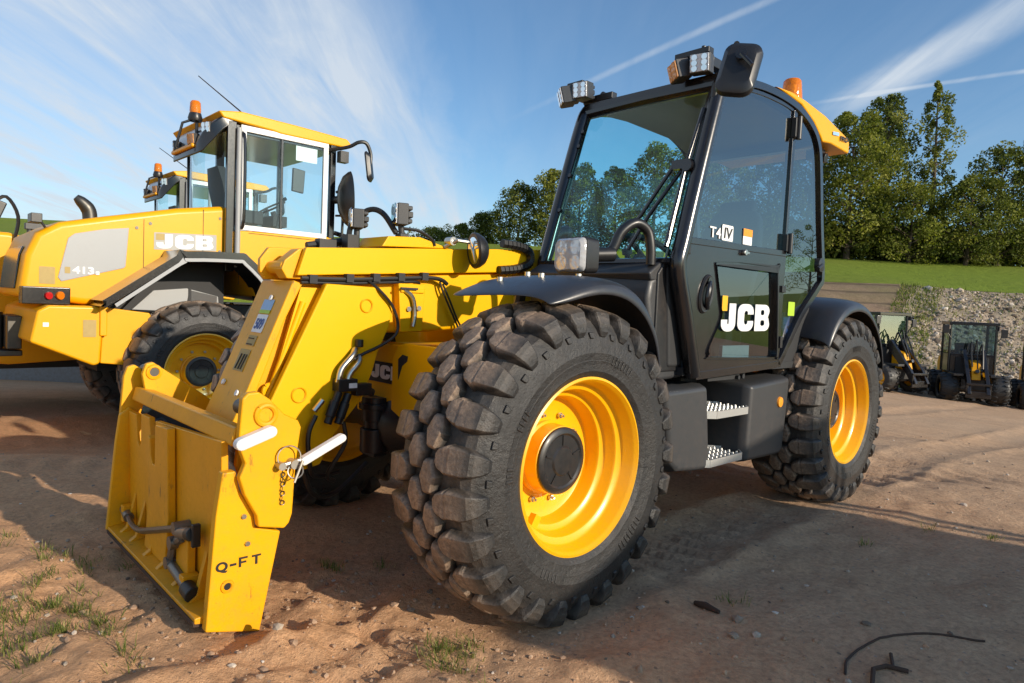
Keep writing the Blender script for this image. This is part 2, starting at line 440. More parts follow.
def make_rim(s=1.0, mirror=False):
    g = G()
    prof = [(.352, .190), (.354, .212), (.343, .216), (.336, .205), (.330, .196), (.324, .150), (.318, .142), (.296, .134), (.291, .125), (.287, .085), (.281, .077), (.262, .070), (.257, .060), (.254, .020), (.249, .006), (.225, -.004), (.15, -.006), (.10, -.006)]
    g.lathe([(r * s, y * s) for r, y in prof], (0, 0, 0), 'y', 80)
    back = [(.254, .020), (.262, -.05), (.29, -.10), (.31, -.16), (.33, -.20), (.35, -.212), (.353, -.19)]
    g.lathe([(r * s, y * s) for r, y in back], (0, 0, 0), 'y', 64)
    # valve bracket block on the dish
    for a in (-.9,):
        c = Vector((.262 * cos(a), .085, .262 * sin(a))) * s
        g.box(c, (.05 * s, .03 * s, .035 * s), Matrix.Rotation(-a, 3, 'Y'))
    return g
def make_hub(s=1.0, out=.098):
    """black cap on the planetary hub"""
    g = G()
    g.lathe([(r * s, y * s) for r, y in [(.130, out - .02), (.136, out - .014), (.135, out - .006), (.126, out), (.112, out + .002), (.104, out - .004), (.062, out - .003), (.055, out + .004), (.030, out + .005), (.0005, out + .005)]], (0, 0, 0), 'y', 48)
    for k in range(5):
        a = 2 * pi * k / 5 + .4
        g.box(((.083 * cos(a)) * s, (out - .002) * s, .083 * sin(a) * s), (.040 * s, .006 * s, .007 * s), Matrix.Rotation(-a, 3, 'Y'))
    return g
def make_barrel(s=1.0, out=.098):
    g = G(); g.lathe([(r * s, y * s) for r, y in [(.152, -.006), (.152, .012), (.142, .018), (.139, out - .018), (.130, out - .014)]], (0, 0, 0), 'y', 48); return g
def make_bolts(s=1.0, n=10, r=.18, y=.0, out=.012):
    g = G()
    for k in range(n):
        a = 2 * pi * k / n + .2
        c = Vector((r * cos(a) * s, y * s, r * sin(a) * s))
        g.tube([c, c + Vector((0, out * s, 0))], .012 * s, 6); g.tube([c, c + Vector((0, (out + .014) * s, 0))], .006 * s, 8)
    return g
class WheelKit:
    def __init__(k, s, tyre_mat, rim_mat, hub_mat, **kw):
        k.protos = None; k.s = s; k.m = (tyre_mat, rim_mat, hub_mat); k.kw = kw; k.hubout = kw.pop('hubout', .098); k.name = kw.pop('name', 'wheel')
    def add(k, parent, loc, left=True, spin=0.0):
        if k.protos is None:
            w = obj(k.name, make_rim(k.s), k.m[1], parent)
            t = obj('tyre', make_tyre(k.s, **k.kw), k.m[0], w, bev=.0035 * k.s, seg=1)
            h = obj('hub_cap', make_hub(k.s, k.hubout), k.m[2], w)
            obj('hub_barrel', make_barrel(k.s, k.hubout), k.m[1], w)
            b = obj('wheel_bolt', make_bolts(k.s), STEEL, w)
            k.protos = w
        else:
            w = copy_tree(k.protos, parent)
        w.location = loc; w.rotation_euler = (0, spin, 0 if left else pi)
        w.rotation_mode = 'XYZ'
        return w
# ================================================================== TELEHANDLER (x forward, y left, z up)
TH_LOC = (0.513, 4.349, 0.0); TH_YAW = radians(46.298)
TH_ROT = atan2(-cos(TH_YAW), -sin(TH_YAW))
th = empty('telehandler', TH_LOC, TH_ROT)
tag(th, 'large yellow telescopic handler with black cab and chunky tyres, nearest machine in the foreground', 'telehandler')
XB, UP = (-1, 0, 0), (0, 0, 1)           # lettering on the left side reads from front to rear

# wheels
WK = WheelKit(1.0, RUB, YELD, BLK)
for x, y, sp in ((1.375, .925, .1), (-1.375, .925, .55), (1.375, -.925, .3), (-1.375, -.925, .8)):
    WK.add(th, (x, y, .600 if x > 0 else .6), y > 0, sp)

# chassis
g = G()
g.span((-2.05, -.42, .55), (1.42, .10, .98))
g.span((1.42, -.36, .62), (1.50, .06, 1.0))
g.span((-2.15, -.95, .50), (-2.0, .95, .62))
g.span((-1.75, -.4, .98), (-1.45, -.32, 1.72)); g.span((-1.75, .06, .98), (-1.45, .14, 1.72))
obj('chassis', g, YEL, th, bev=.012)
g = G()
br = [(y - .06, z) for y, z in [(.07, .56), (.07, .93), (.11, .995), (.17, 1.01), (.62, 1.01), (.62, .90), (.42, .80), (.36, .70), (.33, .56)]]
g.yz(br, 1.50, 1.53)
bo = obj('mudguard_bracket', g, YEL, th, bev=.008)
g = G(); g.yz([(y - .06, z) for y, z in [(.13, .83), (.125, .93), (.16, .955), (.205, .95), (.20, .925), (.16, .90)]], 1.528, 1.532)
obj('slot', g, DARK, bo)
plate('decal_panel', th, KTXT, (1.503, -.25, .795), (0, 1, 0), UP, .36, .105, .05)
logo(th, LTXT, (1.506, -.215, .815), (0, 1, 0), UP, .07, .27)
# axles
g = G()
for x in (1.375, -1.375):
    g.tube([(x, -.80, .6), (x, -.5, .6), (x, -.28, .6), (x, 0, .58), (x, .28, .6), (x, .5, .6), (x, .80, .6)], [.13, .09, .12, .19, .12, .09, .13], 16)
g.tube([(1.375, -.05, .58), (-1.375, -.05, .58)], .05, 10)
obj('axle', g, BLK, th)
g = G()
g.cyl((1.52, -.14, .44), (1.52, -.14, .56), .075, 18); g.cyl((1.52, -.14, .56), (1.52, -.14, .60), .06, 18); g.cyl((1.52, -.14, .60), (1.52, -.14, .72), .07, 18); g.cyl((1.52, -.14, .66), (1.52, -.14, .69), .085, 18)
g.span((1.48, -.20, .42), (1.56, -.08, .46))
obj('suspension_cylinder', g, BLK, th, bev=.004)
g = G()
g.lathe([(.02, -.04), (.325, -.04), (.325, .0), (.30, .02), (.27, .07), (.24, .09), (.10, .11), (.02, .11)], (1.375, -.72, .6), 'y', 40)
obj('planetary_housing', g, YELD, th)

# engine pod on the far side
g = G()
g.xz([(1.0, .62), (1.05, 1.05), (.9, 1.22), (-.95, 1.30), (-1.0, .62)], -1.10, -.42)
eng = obj('engine_cover', g, YEL, th, bev=.05, seg=3)
g = G()
for k in range(7): g.span((.6 - k * .16, -1.104, .85), (.7 - k * .16, -1.09, 1.1))
obj('grille', g, BLK, eng)
g = G(); g.tube(curve([(-.5, -.9, 1.25), (-.5, -.9, 1.62), (-.56, -.9, 1.78), (-.72, -.9, 1.83)], 4), .055, 12); obj('exhaust_pipe', g, DSTEEL, eng)
g = G(); g.xz([(-1.75, .45), (-2.3, .55), (-2.35, 1.05), (-2.2, 1.25), (-1.75, 1.3)], -.95, .30); obj('counterweight', g, YEL, th, bev=.03)

# boom
g = G()
g.xz([(2.005, 1.430), (2.045, 1.304), (.62, 1.413), (-1.95, 1.610), (-1.95, 1.735), (.59, 1.545)], .0, .03)
g.xz([(1.90, 1.43), (1.93, 1.315), (.62, 1.413), (-1.95, 1.610), (-1.95, 1.735), (.59, 1.545)], -.21, .0)
boom = obj('boom', g, YEL, th, bev=.006)
g = G()
g.xz([(1.95, 1.312), (1.70, 1.05), (1.30, 1.06), (-1.6, 1.30), (-1.75, 1.59), (.62, 1.412)], -.26, -.005)
obj('boom_box', g, YEL, boom, bev=.02)
g = G()
g.xz([(1.53, 1.30), (1.51, 1.06), (1.38, 1.065), (1.37, 1.30)], -.005, .045)
g.xz([(1.52, 1.275), (1.52, 1.255), (1.38, 1.255), (1.38, 1.275)], .045, .055)
obj('boom_bracket', g, YEL, boom, bev=.006)
g = G()
for x, z in ((1.47, 1.175), (1.41, 1.18), (1.70, 1.215)): g.tube([(x, .02, z), (x, .056, z)], .013, 8)
obj('bolt', g, STEEL, boom)
g = G()
g.xz([(1.62, 1.47), (1.585, 1.522), (1.40, 1.535), (1.21, 1.495)], -.21, .028)
obj('boom_hump', g, YEL, boom, bev=.004)
g = G()
g.xz([(1.90, 1.285), (2.10, 1.285), (2.125, 1.32), (2.125, 1.375), (2.085, 1.43), (1.90, 1.44)], -.20, -.17)
g.xz([(1.90, 1.29), (2.075, 1.29), (2.10, 1.33), (2.085, 1.37), (2.02, 1.425), (1.90, 1.42)], -.09, -.005)
g.cyl((2.07, -.19, 1.34), (2.07, -.02, 1.34), .03, 16)
obj('boom_nose_bracket', g, YEL2, boom, bev=.005)
# gooseneck head
hd = [(1.932, 1.276), (1.629, 1.271), (1.585, 1.16), (1.605, 1.08), (1.660, .965), (1.688, .867), (1.752, .735), (1.875, .595), (1.938, .470), (2.014, .455), (2.09, .50), (2.179, .76)]
g = G(); g.xz(hd, .045, .085); g.xz(hd, -.36, -.32)
head = obj('boom_head', g, YEL, th, bev=.008)
g = G()
g.xz([(2.062, 1.284), (2.018, 1.27), (2.10, 1.10), (2.215, .80), (2.30, .62), (2.34, .62), (2.255, .812)], -.29, .034)
face = obj('head_front_box', g, YELC, head, bev=.007)
g = G(); g.xz([(2.03, 1.28), (1.90, 1.28), (1.62, .9), (2.0, .5), (2.25, .62)], -.30, -.03); obj('head_web', g, YEL2, head)
g = G(); g.xz([(2.02, 1.255), (1.90, 1.255), (1.92, 1.19), (2.13, .86)], .0, .018); g.tube([(2.01, .02, 1.19), (2.17, .0, .72)], .014, 10); g.torus((2.14, .0, .80), .028, .012, (0, 1, 0), 16, 8); obj('crowd_link', g, YEL, head)
g = G(); g.torus((2.05, .088, .79), .032, .004, (0, 1, 0), 24, 5); g.torus((1.73, .088, 1.185), .03, .004, (0, 1, 0), 24, 5); obj('pin_ring', g, YEL2, head)
# stickers on the sloping front of the head
fd = Vector((2.255 - 2.062, 0, .812 - 1.284)).normalized(); fn = Vector((-fd.z, 0, fd.x)); fu = -fd
def onface(t, y): p = Vector((2.062, y, 1.284)) + fd * t + fn * .002; return p
plate('sticker', face, LBLU, onface(.148, -.165), (0, 1, 0), fu, .105, .05, .05)
plate('sticker', face, GRN, onface(.165, -.165) + fn * .001, (0, 1, 0), fu, .105, .017, .05)
plate('sticker', face, LTXT, onface(.255, -.165), (0, 1, 0), fu, .105, .085, .05)
text('509', face, plain('navy_lettering', (.05, .10, .30), .5), onface(.24, -.152) + fn * .002, (0, 1, 0), fu, w=.08, h=.05, bold=.02)
TAN = plain('tan_label', (.42, .30, .10), .6)
plate('sticker', face, TAN, onface(.318, -.165), (0, 1, 0), fu, .085, .047, .03)
plate('sticker', face, TAN, onface(.438, -.19), (0, 1, 0), fu, .105, .10, .03)
g = G()
for a, b, t in ((-.155, -.10, .312), (-.155, -.10, .285)): g.tube([onface(t, a) + fn * .002, onface(t, b) + fn * .002], .003, 4)
for a in (-.165, -.135, -.11): g.tube([onface(.43, a) + fn * .002, onface(.36, a + .01) + fn * .002], .005, 4)
obj('warning_symbol', g, KTXT, face)
g = G()
for t, y in ((.09, -.10), (.50, -.22), (.53, -.04)): g.tube([onface(t, y), onface(t, y) + fn * .008], .013, 8)
obj('bolt', g, LTXT, face)

# hoses, valve block and pipes on the boom
g = G()
g.tube(curve([(2.03, .04, 1.293), (1.8, .042, 1.301), (1.55, .042, 1.32), (1.35, .042, 1.335), (1.27, .042, 1.33), (1.23, .04, 1.31)], 4), .011, 8)
g.tube(curve([(2.03, .04, 1.275), (1.8, .042, 1.283), (1.55, .042, 1.302), (1.42, .042, 1.31), (1.40, .03, 1.28), (1.40, .03, 1.18), (1.40, .03, 1.08)], 4), .007, 8)
g.tube(curve([(1.70, .05, 1.30), (1.665, .098, 1.255), (1.60, .10, 1.19), (1.565, .10, 1.11), (1.58, .105, 1.05), (1.66, .105, 1.00), (1.75, .11, .965), (1.80, .11, .94)], 5), .0075, 8)
g.tube(curve([(1.27, .03, 1.32), (1.245, .035, 1.26), (1.17, .03, 1.14), (1.11, .03, 1.04)], 5), .0055, 8)
g.tube(curve([(1.25, .03, 1.31), (1.20, .035, 1.22), (1.14, .03, 1.12), (1.06, .03, 1.02)], 5), .0055, 8)
g.tube(curve([(1.985, .12, .70), (2.02, .125, .62), (2.01, .12, .50), (1.96, .08, .42), (1.8, .0, .40)], 5), .011, 8)
g.tube(curve([(1.85, .12, .66), (1.84, .12, .56), (1.90, .08, .42), (1.82, .0, .36)], 5), .010, 8)
g.tube(curve([(2.02, .07, .47), (1.95, .05, .33), (1.80, -.02, .30), (1.6, -.08, .40)], 5), .012, 8)
obj('hydraulic_hose', g, HOSE, boom)
g = G()
for x in (1.98, 1.80, 1.66, 1.52, 1.38): g.span((x - .018, .028, 1.272 + (2 - x) * .08), (x + .018, .058, 1.31 + (2 - x) * .08))
g.span((1.43, .06, 1.27), (1.53, .068, 1.28))
obj('hose_clip', g, DARK, boom)
g = G()
g.tube(curve([(1.50, .05, 1.27), (1.455, .06, 1.23), (1.44, .06, 1.15), (1.45, .06, 1.09)], 5), .011, 8)
g.tube(curve([(1.79, .10, .985), (1.82, .125, .955), (1.87, .125, .90), (1.885, .125, .84)], 5), .014, 10)
g.tube(curve([(1.77, .10, .955), (1.785, .125, .925), (1.83, .125, .87), (1.84, .125, .80)], 5), .014, 10)
g.tube([(1.995, .12, .72), (1.955, .12, .765)], .013, 8); g.tube([(1.862, .12, .655), (1.85, .12, .71)], .010, 8)
obj('steel_pipe', g, STEEL, boom)
g = G()
g.span((1.80, .09, .80), (1.895, .15, .855)); g.span((1.72, .09, .775), (1.80, .14, .83)); g.tube([(1.74, .115, .80), (1.70, .115, .78)], .02, 10); g.tube([(1.77, .10, .995), (1.77, .10, 1.03)], .02, 8)
g.tube([(1.882, .13, .80), (1.935, .13, .66)], .018, 12); g.tube([(1.835, .13, .79), (1.885, .13, .655)], .018, 12)
g.tube([(1.90, .13, .76), (1.925, .13, .69)], .022, 12); g.tube([(1.85, .13, .75), (1.875, .13, .68)], .022, 12)
vb = obj('valve_block', g, HOSE, boom, bev=.004)
plate('sticker', vb, LTXT, (1.845, .1515, .815), (-1, 0, 0), UP, .04, .022, .1)
g = G()
cp_ = curve([(.86, .045, 1.555), (.74, .05, 1.55), (.66, .05, 1.53), (.635, .05, 1.49), (.66, .05, 1.45), (.76, .05, 1.42), (.88, .045, 1.405)], 4)
for a, b in zip(cp_[:-1], cp_[1:]): g.tube([a, a.lerp(b, .86)], .026, 6)
obj('hose_chain', g, HOSE, boom, bev=.002)
# boom work lights
def worklight(parent, c, d, s=(.06, .095, .09), name='work_light', lensmat=LENS, post=None, tilt=0.0):
    """lamp housing with a ribbed back and a lens; d = direction the lamp faces"""
    z = Vector((0, 0, 1)); d = Vector(d).normalized(); u = z.cross(d).normalized(); v = d.cross(u)
    M = Matrix((d, u, v)).transposed() @ Matrix.Rotation(tilt, 3, 'X')
    c = Vector(c); g = G()
    g.box(c, s, M)
    g.box(c - M @ Vector((s[0] * .7, 0, 0)), (s[0] * .5, s[1] * .8, s[2] * .28), M)
    g.box(c - M @ Vector((s[0] * .66, 0, s[2] * .3)), (s[0] * .45, s[1] * .86, s[2] * .2), M); g.box(c - M @ Vector((s[0] * .66, 0, -s[2] * .3)), (s[0] * .45, s[1] * .86, s[2] * .2), M)
    if post: g.tube([c - Vector((0, 0, s[2] * .45)), post], .016, 8); g.box(Vector(post), (.05, .05, .02))
    o = obj(name, g, GRY, parent, bev=.005)
    g = G(); g.box(c + M @ Vector((s[0] * .5 + .003, 0, 0)), (.008, s[1] * .9, s[2] * .88), M)
    l = obj('lamp_lens', g, lensmat, o, bev=.002)
    g = G()
    for iy in (-.24, .24) if s[1] < .13 else (-.25, .25):
        for iz in ((-.28, 0, .28) if name == 'roof_work_light' else (-.22, .22)):
            q = c + M @ Vector((s[0] * .5 + .006, iy * s[1], iz * s[2])); g.tube([q, q + d * .004], .015 if name == 'roof_work_light' else .03, 10)
    obj('reflector', g, MIRR if lensmat is LENS else LENSO, l)
    return o
worklight(th, (1.50, .0, 1.635), (1, -.40, 0), (.055, .105, .105), post=(1.49, .0, 1.535))
worklight(th, (1.63, -.19, 1.61), (1, -.42, 0), (.055, .105, .095), post=(1.63, -.19, 1.46))
g = G()
g.tube(curve([(1.51, -.02, 1.545), (1.56, -.07, 1.64), (1.60, -.14, 1.655), (1.66, -.19, 1.58), (1.67, -.20, 1.48)], 6), .014, 8)
g.tube(curve([(1.48, .0, 1.57), (1.40, .02, 1.565), (1.33, .03, 1.53), (1.31, .03, 1.50)], 5), .008, 8)
g.tube([(1.66, -.27, 1.5), (1.85, -.28, 1.46)], .02, 8); g.box((1.66, -.2, 1.48), (.06, .06, .10)); g.box((1.76, -.26, 1.475), (.09, .05, .05))
obj('lamp_cable', g, HOSE, th)
# round mirror on the boom side
g = G()
g.tube([(1.245, .03, 1.50), (1.215, .10, 1.535), (1.155, .12, 1.53)], .011, 8); g.tube([(1.155, .12, 1.53), (1.13, .14, 1.43)], .006, 6); g.tube([(1.23, .03, 1.53), (1.23, .08, 1.53)], .022, 10)
bm_ = obj('boom_mirror', g, STEEL, th)
g = G(); ax = Vector((.92, -.30, -.10)).normalized()
c = Vector((1.115, .13, 1.49)); u = ax.cross(Vector((0, 0, 1))).normalized(); v = u.cross(ax)
R_ = []
for r, h in ((.02, .045), (.05, .038), (.075, .024), (.09, .004), (.094, -.010), (.088, -.014)):
    R_.append([c - ax * h * 1.3 + (u * cos(2 * pi * k / 28) + v * sin(2 * pi * k / 28)) * r for k in range(28)])
g.loft(R_); obj('mirror_shell', g, BLK, bm_)
g = G(); R_ = []
for r, h in ((.082, .016), (.05, .022), (.01, .025)): R_.append([c + ax * h + (u * cos(2 * pi * k / 28) + v * sin(2 * pi * k / 28)) * r for k in range(28)])
g.loft(R_); obj('mirror_glass', g, MIRR, bm_)

# ------------------------------------------------ quick-fit carriage
hk = [(2.467, .857), (2.448, .876), (2.41, .878), (2.368, .848), (2.315, .792), (2.262, .765), (2.250, .74), (2.259, .674), (2.268, .586), (2.276, .425), (2.287, .392), (2.305, .374), (2.401, .397), (2.409, .440), (2.452, .520), (2.472, .582), (2.452, .629), (2.478, .700)]
lp = [(2.515, .600), (2.47, .60), (2.455, .53), (2.404, .44), (2.395, .385), (2.302, .355), (2.372, -.002), (2.562, .052), (2.535, .45)]
g = G(); g.xz(lp, .445, .485)
car = obj('carriage', g, YELC, th, bev=.006)
g = G(); g.xz(hk, .488, .522); g.xz([(2.42, .80), (2.28, .74), (2.26, .45), (2.38, .42), (2.44, .6)], .38, .41); obj('hook_plate', g, YELC, car, bev=.007)
# back plate, floor lip, ribs and gussets (front of the carriage)
BX = lambda z: 2.505 - (.62 - z) * .02
g = G()
pl = [(-.72, .06), (-.72, .64), (-.60, .64), (-.585, .52), (-.56, .50), (-.53, .52), (-.52, .655), (-.40, .655), (-.36, .48), (-.33, .36), (-.31, .655), (.445, .70), (.445, .06)]
g.loft([[(BX(z) - .025 , y, z) for y, z in pl], [(BX(z), y, z) for y, z in pl]])
obj('back_plate', g, YELC2, car, bev=.004)
g = G()
hp = [(-.36, .10), (-.30, .30), (-.29, .46), (-.325, .49), (-.32, .575), (-.29, .60), (-.265, .59), (-.26, .52), (-.235, .49), (-.20, .49), (-.19, .66), (-.03, .67), (-.03, .30), (-.08, .10)]
g.loft([[(BX(z) + .003, y, z) for y, z in hp], [(BX(z) + .035, y, z) for y, z in hp]])
obj('centre_hook', g, YELC2, car, bev=.005)
g = G()
g.loft([[(2.49, y, .055), (2.585, y, .072), (2.585, y, .092), (2.49, y, .105)] for y in (-.745, .445)])
obj('floor_lip', g, YELC2, car, bev=.004)
g = G(); g.loft([[(2.50, y, .048), (2.587, y, .062), (2.589, y, .080), (2.583, y, .080), (2.50, y, .058)] for y in (-.74, .44)]); obj('wear_edge', g, RUST, car)
g = G()
for y in (-.62, -.47, -.26, -.08, .12, .30): g.loft([[(BX(.1), yy, .09), (2.570, yy, .088), (2.535, yy, .115), (BX(.3), yy, .27)] for yy in (y - .014, y + .014)])
obj('gusset', g, YELC2, car, bev=.002)
g = G(); g.xz([(2.37, .03), (2.59, .075), (2.555, .50), (2.54, .62), (2.50, .655), (2.42, .60)], -.765, -.735)
g.xz([(2.535, .60), (2.52, .80), (2.505, .845), (2.475, .855), (2.44, .83), (2.42, .70), (2.45, .60)], -.785, -.755)
obj('side_plate', g, YELC, car, bev=.006)
g = G(); g.xz([(2.47, .82), (2.455, .868), (2.425, .876), (2.357, .826), (2.185, .704), (2.12, .645), (2.30, .60), (2.447, .69)], -.675, -.645)
lug = obj('pivot_lug', g, YELC, car, bev=.006)
g = G(); g.torus((2.42, -.643, .828), .028, .009, (0, 1, 0), 24, 6); g.torus((2.385, .525, .796), .034, .010, (0, 1, 0), 24, 8); g.cyl((2.385, .50, .796), (2.385, .5235, .796), .026, 18); obj('pivot_boss', g, YELC, car)
g = G()
g.cyl((2.385, .30, .796), (2.385, .50, .796), .030, 18); g.cyl((2.42, -.80, .828), (2.42, -.64, .828), .025, 16)
g.cyl((2.36, .34, .80), (2.36, .40, .80), .045, 18)
obj('pivot_pin', g, DSTEEL, car)
g = G(); g.torus((2.492, .487, .197), .018, .006, (0, 1, 0), 20, 6); obj('hole_ring', g, YELC2, car)
g = G(); g.cyl((2.492, .482, .197), (2.492, .4875, .197), .015, 14); obj('hole', g, HOSE, car)
g = G(); g.loft([[(2.492, y, .690), (2.476, y, .755), (2.412, y, .742), (2.425, y, .672)] for y in (-.735, .487)])
obj('cross_tube', g, YELC2, car, bev=.008)
# pins, linch pin ring and white grips
g = G()
def bar(p, q, wid, th_, y0, y1):
    p, q = Vector(p), Vector(q); d = (q - p).normalized(); n = Vector((-d.z, 0, d.x))
    pts = []
    for k in range(7): a = -pi / 2 + pi * k / 6; pts.append(q + d * cos(a) * wid + n * sin(a) * wid)
    for k in range(7): a = pi / 2 + pi * k / 6; pts.append(p + d * cos(a) * wid + n * sin(a) * wid)
    g.loft([[(v.x, y0, v.z) for v in pts], [(v.x, y1, v.z) for v in pts]])
bar((2.480, 0, .706), (2.378, 0, .740), .021, 0, .525, .565)
obj('locking_grip', g, WHT, car, bev=.008)
g = G(); bar((2.255, 0, .622), (2.105, 0, .690), .016, 0, .535, .570); obj('locking_grip', g, WHT, car, bev=.008)
g = G()
g.cyl((2.29, .52, .615), (2.29, .565, .615), .017, 14); g.cyl((2.335, .52, .612), (2.335, .56, .612), .014, 14); g.tube([(2.335, .545, .612), (2.22, .56, .635)], .010, 8)
g.torus((2.305, .545, .640), .040, .0026, (.25, 1, .1), 28, 6); g.torus((2.290, .565, .592), .026, .0026, (.5, 1, .3), 24, 6)
g.tube([(2.27, .58, .63), (2.30, .58, .555)], .005, 6)
obj('linch_pin', g, plain('dull_zinc', (.42, .40, .36), .45, .9), car)
g = G()
for k in range(7): g.torus((2.318 + .006 * (k % 2), .528, .575 - k * .017), .008, .0018, (1, 0, .2) if k % 2 else (0, 1, 0), 10, 4)
obj('pin_chain', g, DSTEEL, car)
g = G()
for x, z in ((2.44, .435), (2.425, .335)): g.tube([(x, .484, z), (x, .493, z)], .009, 8)
obj('bolt', g, STEEL, car)
text('Q', car, KTXT, (2.532, .487, .248), XB, UP, w=.040, h=.040, bold=.03); plate('lettering', car, KTXT, (2.484, .487, .266), XB, UP, .022, .008, .02)
put('lettering', curve_mesh(flat_curve([[(0, 0), (1, 0), (1, 2), (3.4, 2), (3.4, 3), (1, 3), (1, 4.4), (4, 4.4), (4, 5.4), (0, 5.4)]])), KTXT, car, (2.453, .487, .256), XB, UP, w=.030, h=.034); put('lettering', curve_mesh(flat_curve([[(1.6, 0), (2.6, 0), (2.6, 4.4), (4.2, 4.4), (4.2, 5.4), (0, 5.4), (0, 4.4), (1.6, 4.4)]])), KTXT, car, (2.407, .487, .254), XB, UP, w=.032, h=.034)
# coupling levers on the front of the carriage
g = G()
g.tube([(2.52, -.71, .175), (2.53, -.60, .163)], .022, 12); g.tube(curve([(2.53, -.60, .165), (2.535, -.52, .150), (2.535, -.40, .158), (2.535, -.20, .215), (2.53, .10, .305)], 4), [.016] * 6 + [.017] * 11, 8, flat=.7)
g.cyl((2.50, .12, .315), (2.56, .12, .315), .024, 14)
g.tube([(2.545, .05, .16), (2.545, .08, .245)], .017, 8); g.tube([(2.54, .09, .25), (2.54, .17, .29)], .018, 8); g.cyl((2.52, .09, .25), (2.565, .09, .25), .026, 14); g.cyl((2.52, .05, .16), (2.565, .05, .16), .024, 14)
g.tube([(2.54, .14, .30), (2.54, .24, .325)], .024, 10); g.tube([(2.545, .06, .155), (2.545, .25, .125)], .020, 12)
lev = obj('coupling_lever', g, plain('worn_steel', (.22, .20, .175), .4, .8), car)
g = G(); g.tube([(2.54, .24, .325), (2.54, .285, .335)], .026, 12); g.span((2.52, .285, .29), (2.55, .305, .375)); g.tube([(2.545, .24, .125), (2.545, .31, .117)], .030, 14); obj('rubber_grip', g, HOSE, lev, bev=.004)
g = G(); g.box((2.52, -.66, .17), (.05, .04, .075)); g.box((2.53, .22, .13), (.06, .05, .07)); g.box((2.52, .145, .20), (.03, .13, .17)); obj('lever_bracket', g, YELC2, car, bev=.004)

# ------------------------------------------------ mudguards
def mudguard(rows, name='front_mudguard'):
    """plastic mudguard: a skin swept over the tyre with a turned down outer edge; rows = (x, z) inside, (x, z) and y outside"""
    g = G(); inn = .62; R_ = []
    for xi, zi, xo, zo, yo, dr in rows:
        P_ = lambda k, dz: (xi + (xo - xi) * k, inn + (yo - inn) * k, zi + (zo - zi) * k + dz)
        R_.append([P_(0, 0), P_(.35, .012), P_(.7, .016), P_(.90, .008), P_(1.0, -.012), (xo, yo + .004, zo - dr)])
    V = [[g.b.verts.new(p) for p in r] for r in R_]
    for a, b in zip(V[:-1], V[1:]):
        for k in range(len(a) - 1): g.b.faces.new((a[k], a[k + 1], b[k + 1], b[k]))
    o = obj(name, g, FND, th)
    m = o.modifiers.new('skin', 'SOLIDIFY'); m.thickness = .012; m.offset = 0
    s = o.modifiers.new('smooth', 'SUBSURF'); s.levels = 2; s.render_levels = 2
    return o
mg = mudguard([(1.70, 1.236, 1.60, 1.240, 1.11, .02), (1.60, 1.275, 1.52, 1.272, 1.13, .04), (1.48, 1.318, 1.43, 1.305, 1.15, .045), (1.36, 1.338, 1.33, 1.325, 1.16, .05), (1.22, 1.340, 1.20, 1.322, 1.16, .06), (1.10, 1.315, 1.09, 1.280, 1.16, .07), (1.00, 1.25, 1.00, 1.20, 1.155, .07), (.93, 1.16, .94, 1.10, 1.15, .07), (.89, 1.06, .91, .99, 1.14, .06)])
g = G()
for x, y, z in ((1.50, .74, 1.322), (1.42, .90, 1.342), (1.36, .76, 1.352), (1.25, .95, 1.350)): g.tube([(x, y, z - .01), (x, y, z + .008)], .013, 8)
obj('bolt', g, STEEL, mg)
g = G(); g.tube([(1.30, .60, .95), (1.30, .66, 1.27)], .025, 8); obj('mudguard_post', g, BLK, mg)
mr_ = mudguard([(-.90, 1.10, -.92, 1.06, 1.14, .05), (-.97, 1.22, -.98, 1.18, 1.15, .06), (-1.10, 1.325, -1.10, 1.29, 1.16, .06), (-1.25, 1.36, -1.25, 1.33, 1.16, .06), (-1.42, 1.36, -1.42, 1.335, 1.16, .06), (-1.60, 1.32, -1.58, 1.29, 1.16, .06), (-1.76, 1.23, -1.73, 1.19, 1.16, .06), (-1.88, 1.09, -1.85, 1.04, 1.16, .06), (-1.95, .92, -1.92, .87, 1.15, .05)], 'rear_mudguard')
for src in (mg, mr_):
    c2 = src.copy(); COL.objects.link(c2); c2.parent = th; c2.scale = (1, -1, 1)
# ================================================================== CAB of the telehandler
YL, YR = 1.0, .10
side = [(.40, .885), (.52, 1.27), (.595, 1.45), (.30, 2.315), (.22, 2.385), (.08, 2.43), (-.12, 2.462), (-.38, 2.472), (-.62, 2.452), (-.80, 2.395), (-.90, 2.32), (-.955, 2.2), (-1.105, 1.50), (-1.06, 1.42), (-.82, 1.23), (-.60, .99), (-.545, .945), (-.48, .93)]
def path(pts, y): return [(x, y, z) for x, z in pts]
def frame_bar(pts, y, wid, dep, g):
    """flat bar of width wid (in the side plane) and depth dep following pts"""
    P = [Vector((x, z)) for x, z in pts]; rings = []
    for i, p in enumerate(P):
        a = P[max(i - 1, 0)]; b = P[min(i + 1, len(P) - 1)]; t = (b - a).normalized(); n = Vector((-t.y, t.x))
        if 0 < i < len(P) - 1:
            c = max(.55, abs(n.dot(Vector((-(P[i + 1] - p).normalized().y, (P[i + 1] - p).normalized().x)))))
        else: c = 1
        q1 = p + n * wid / 2 / c; q2 = p - n * wid / 2 / c
        rings.append([(q1.x, y - dep / 2, q1.y), (q1.x, y + dep / 2, q1.y), (q2.x, y + dep / 2, q2.y), (q2.x, y - dep / 2, q2.y)])
    g.loft(rings)
def smooth2(pts, n=5): return [(v.x, v.z) for v in curve([(x, 0, z) for x, z in pts], n)]
g = G()
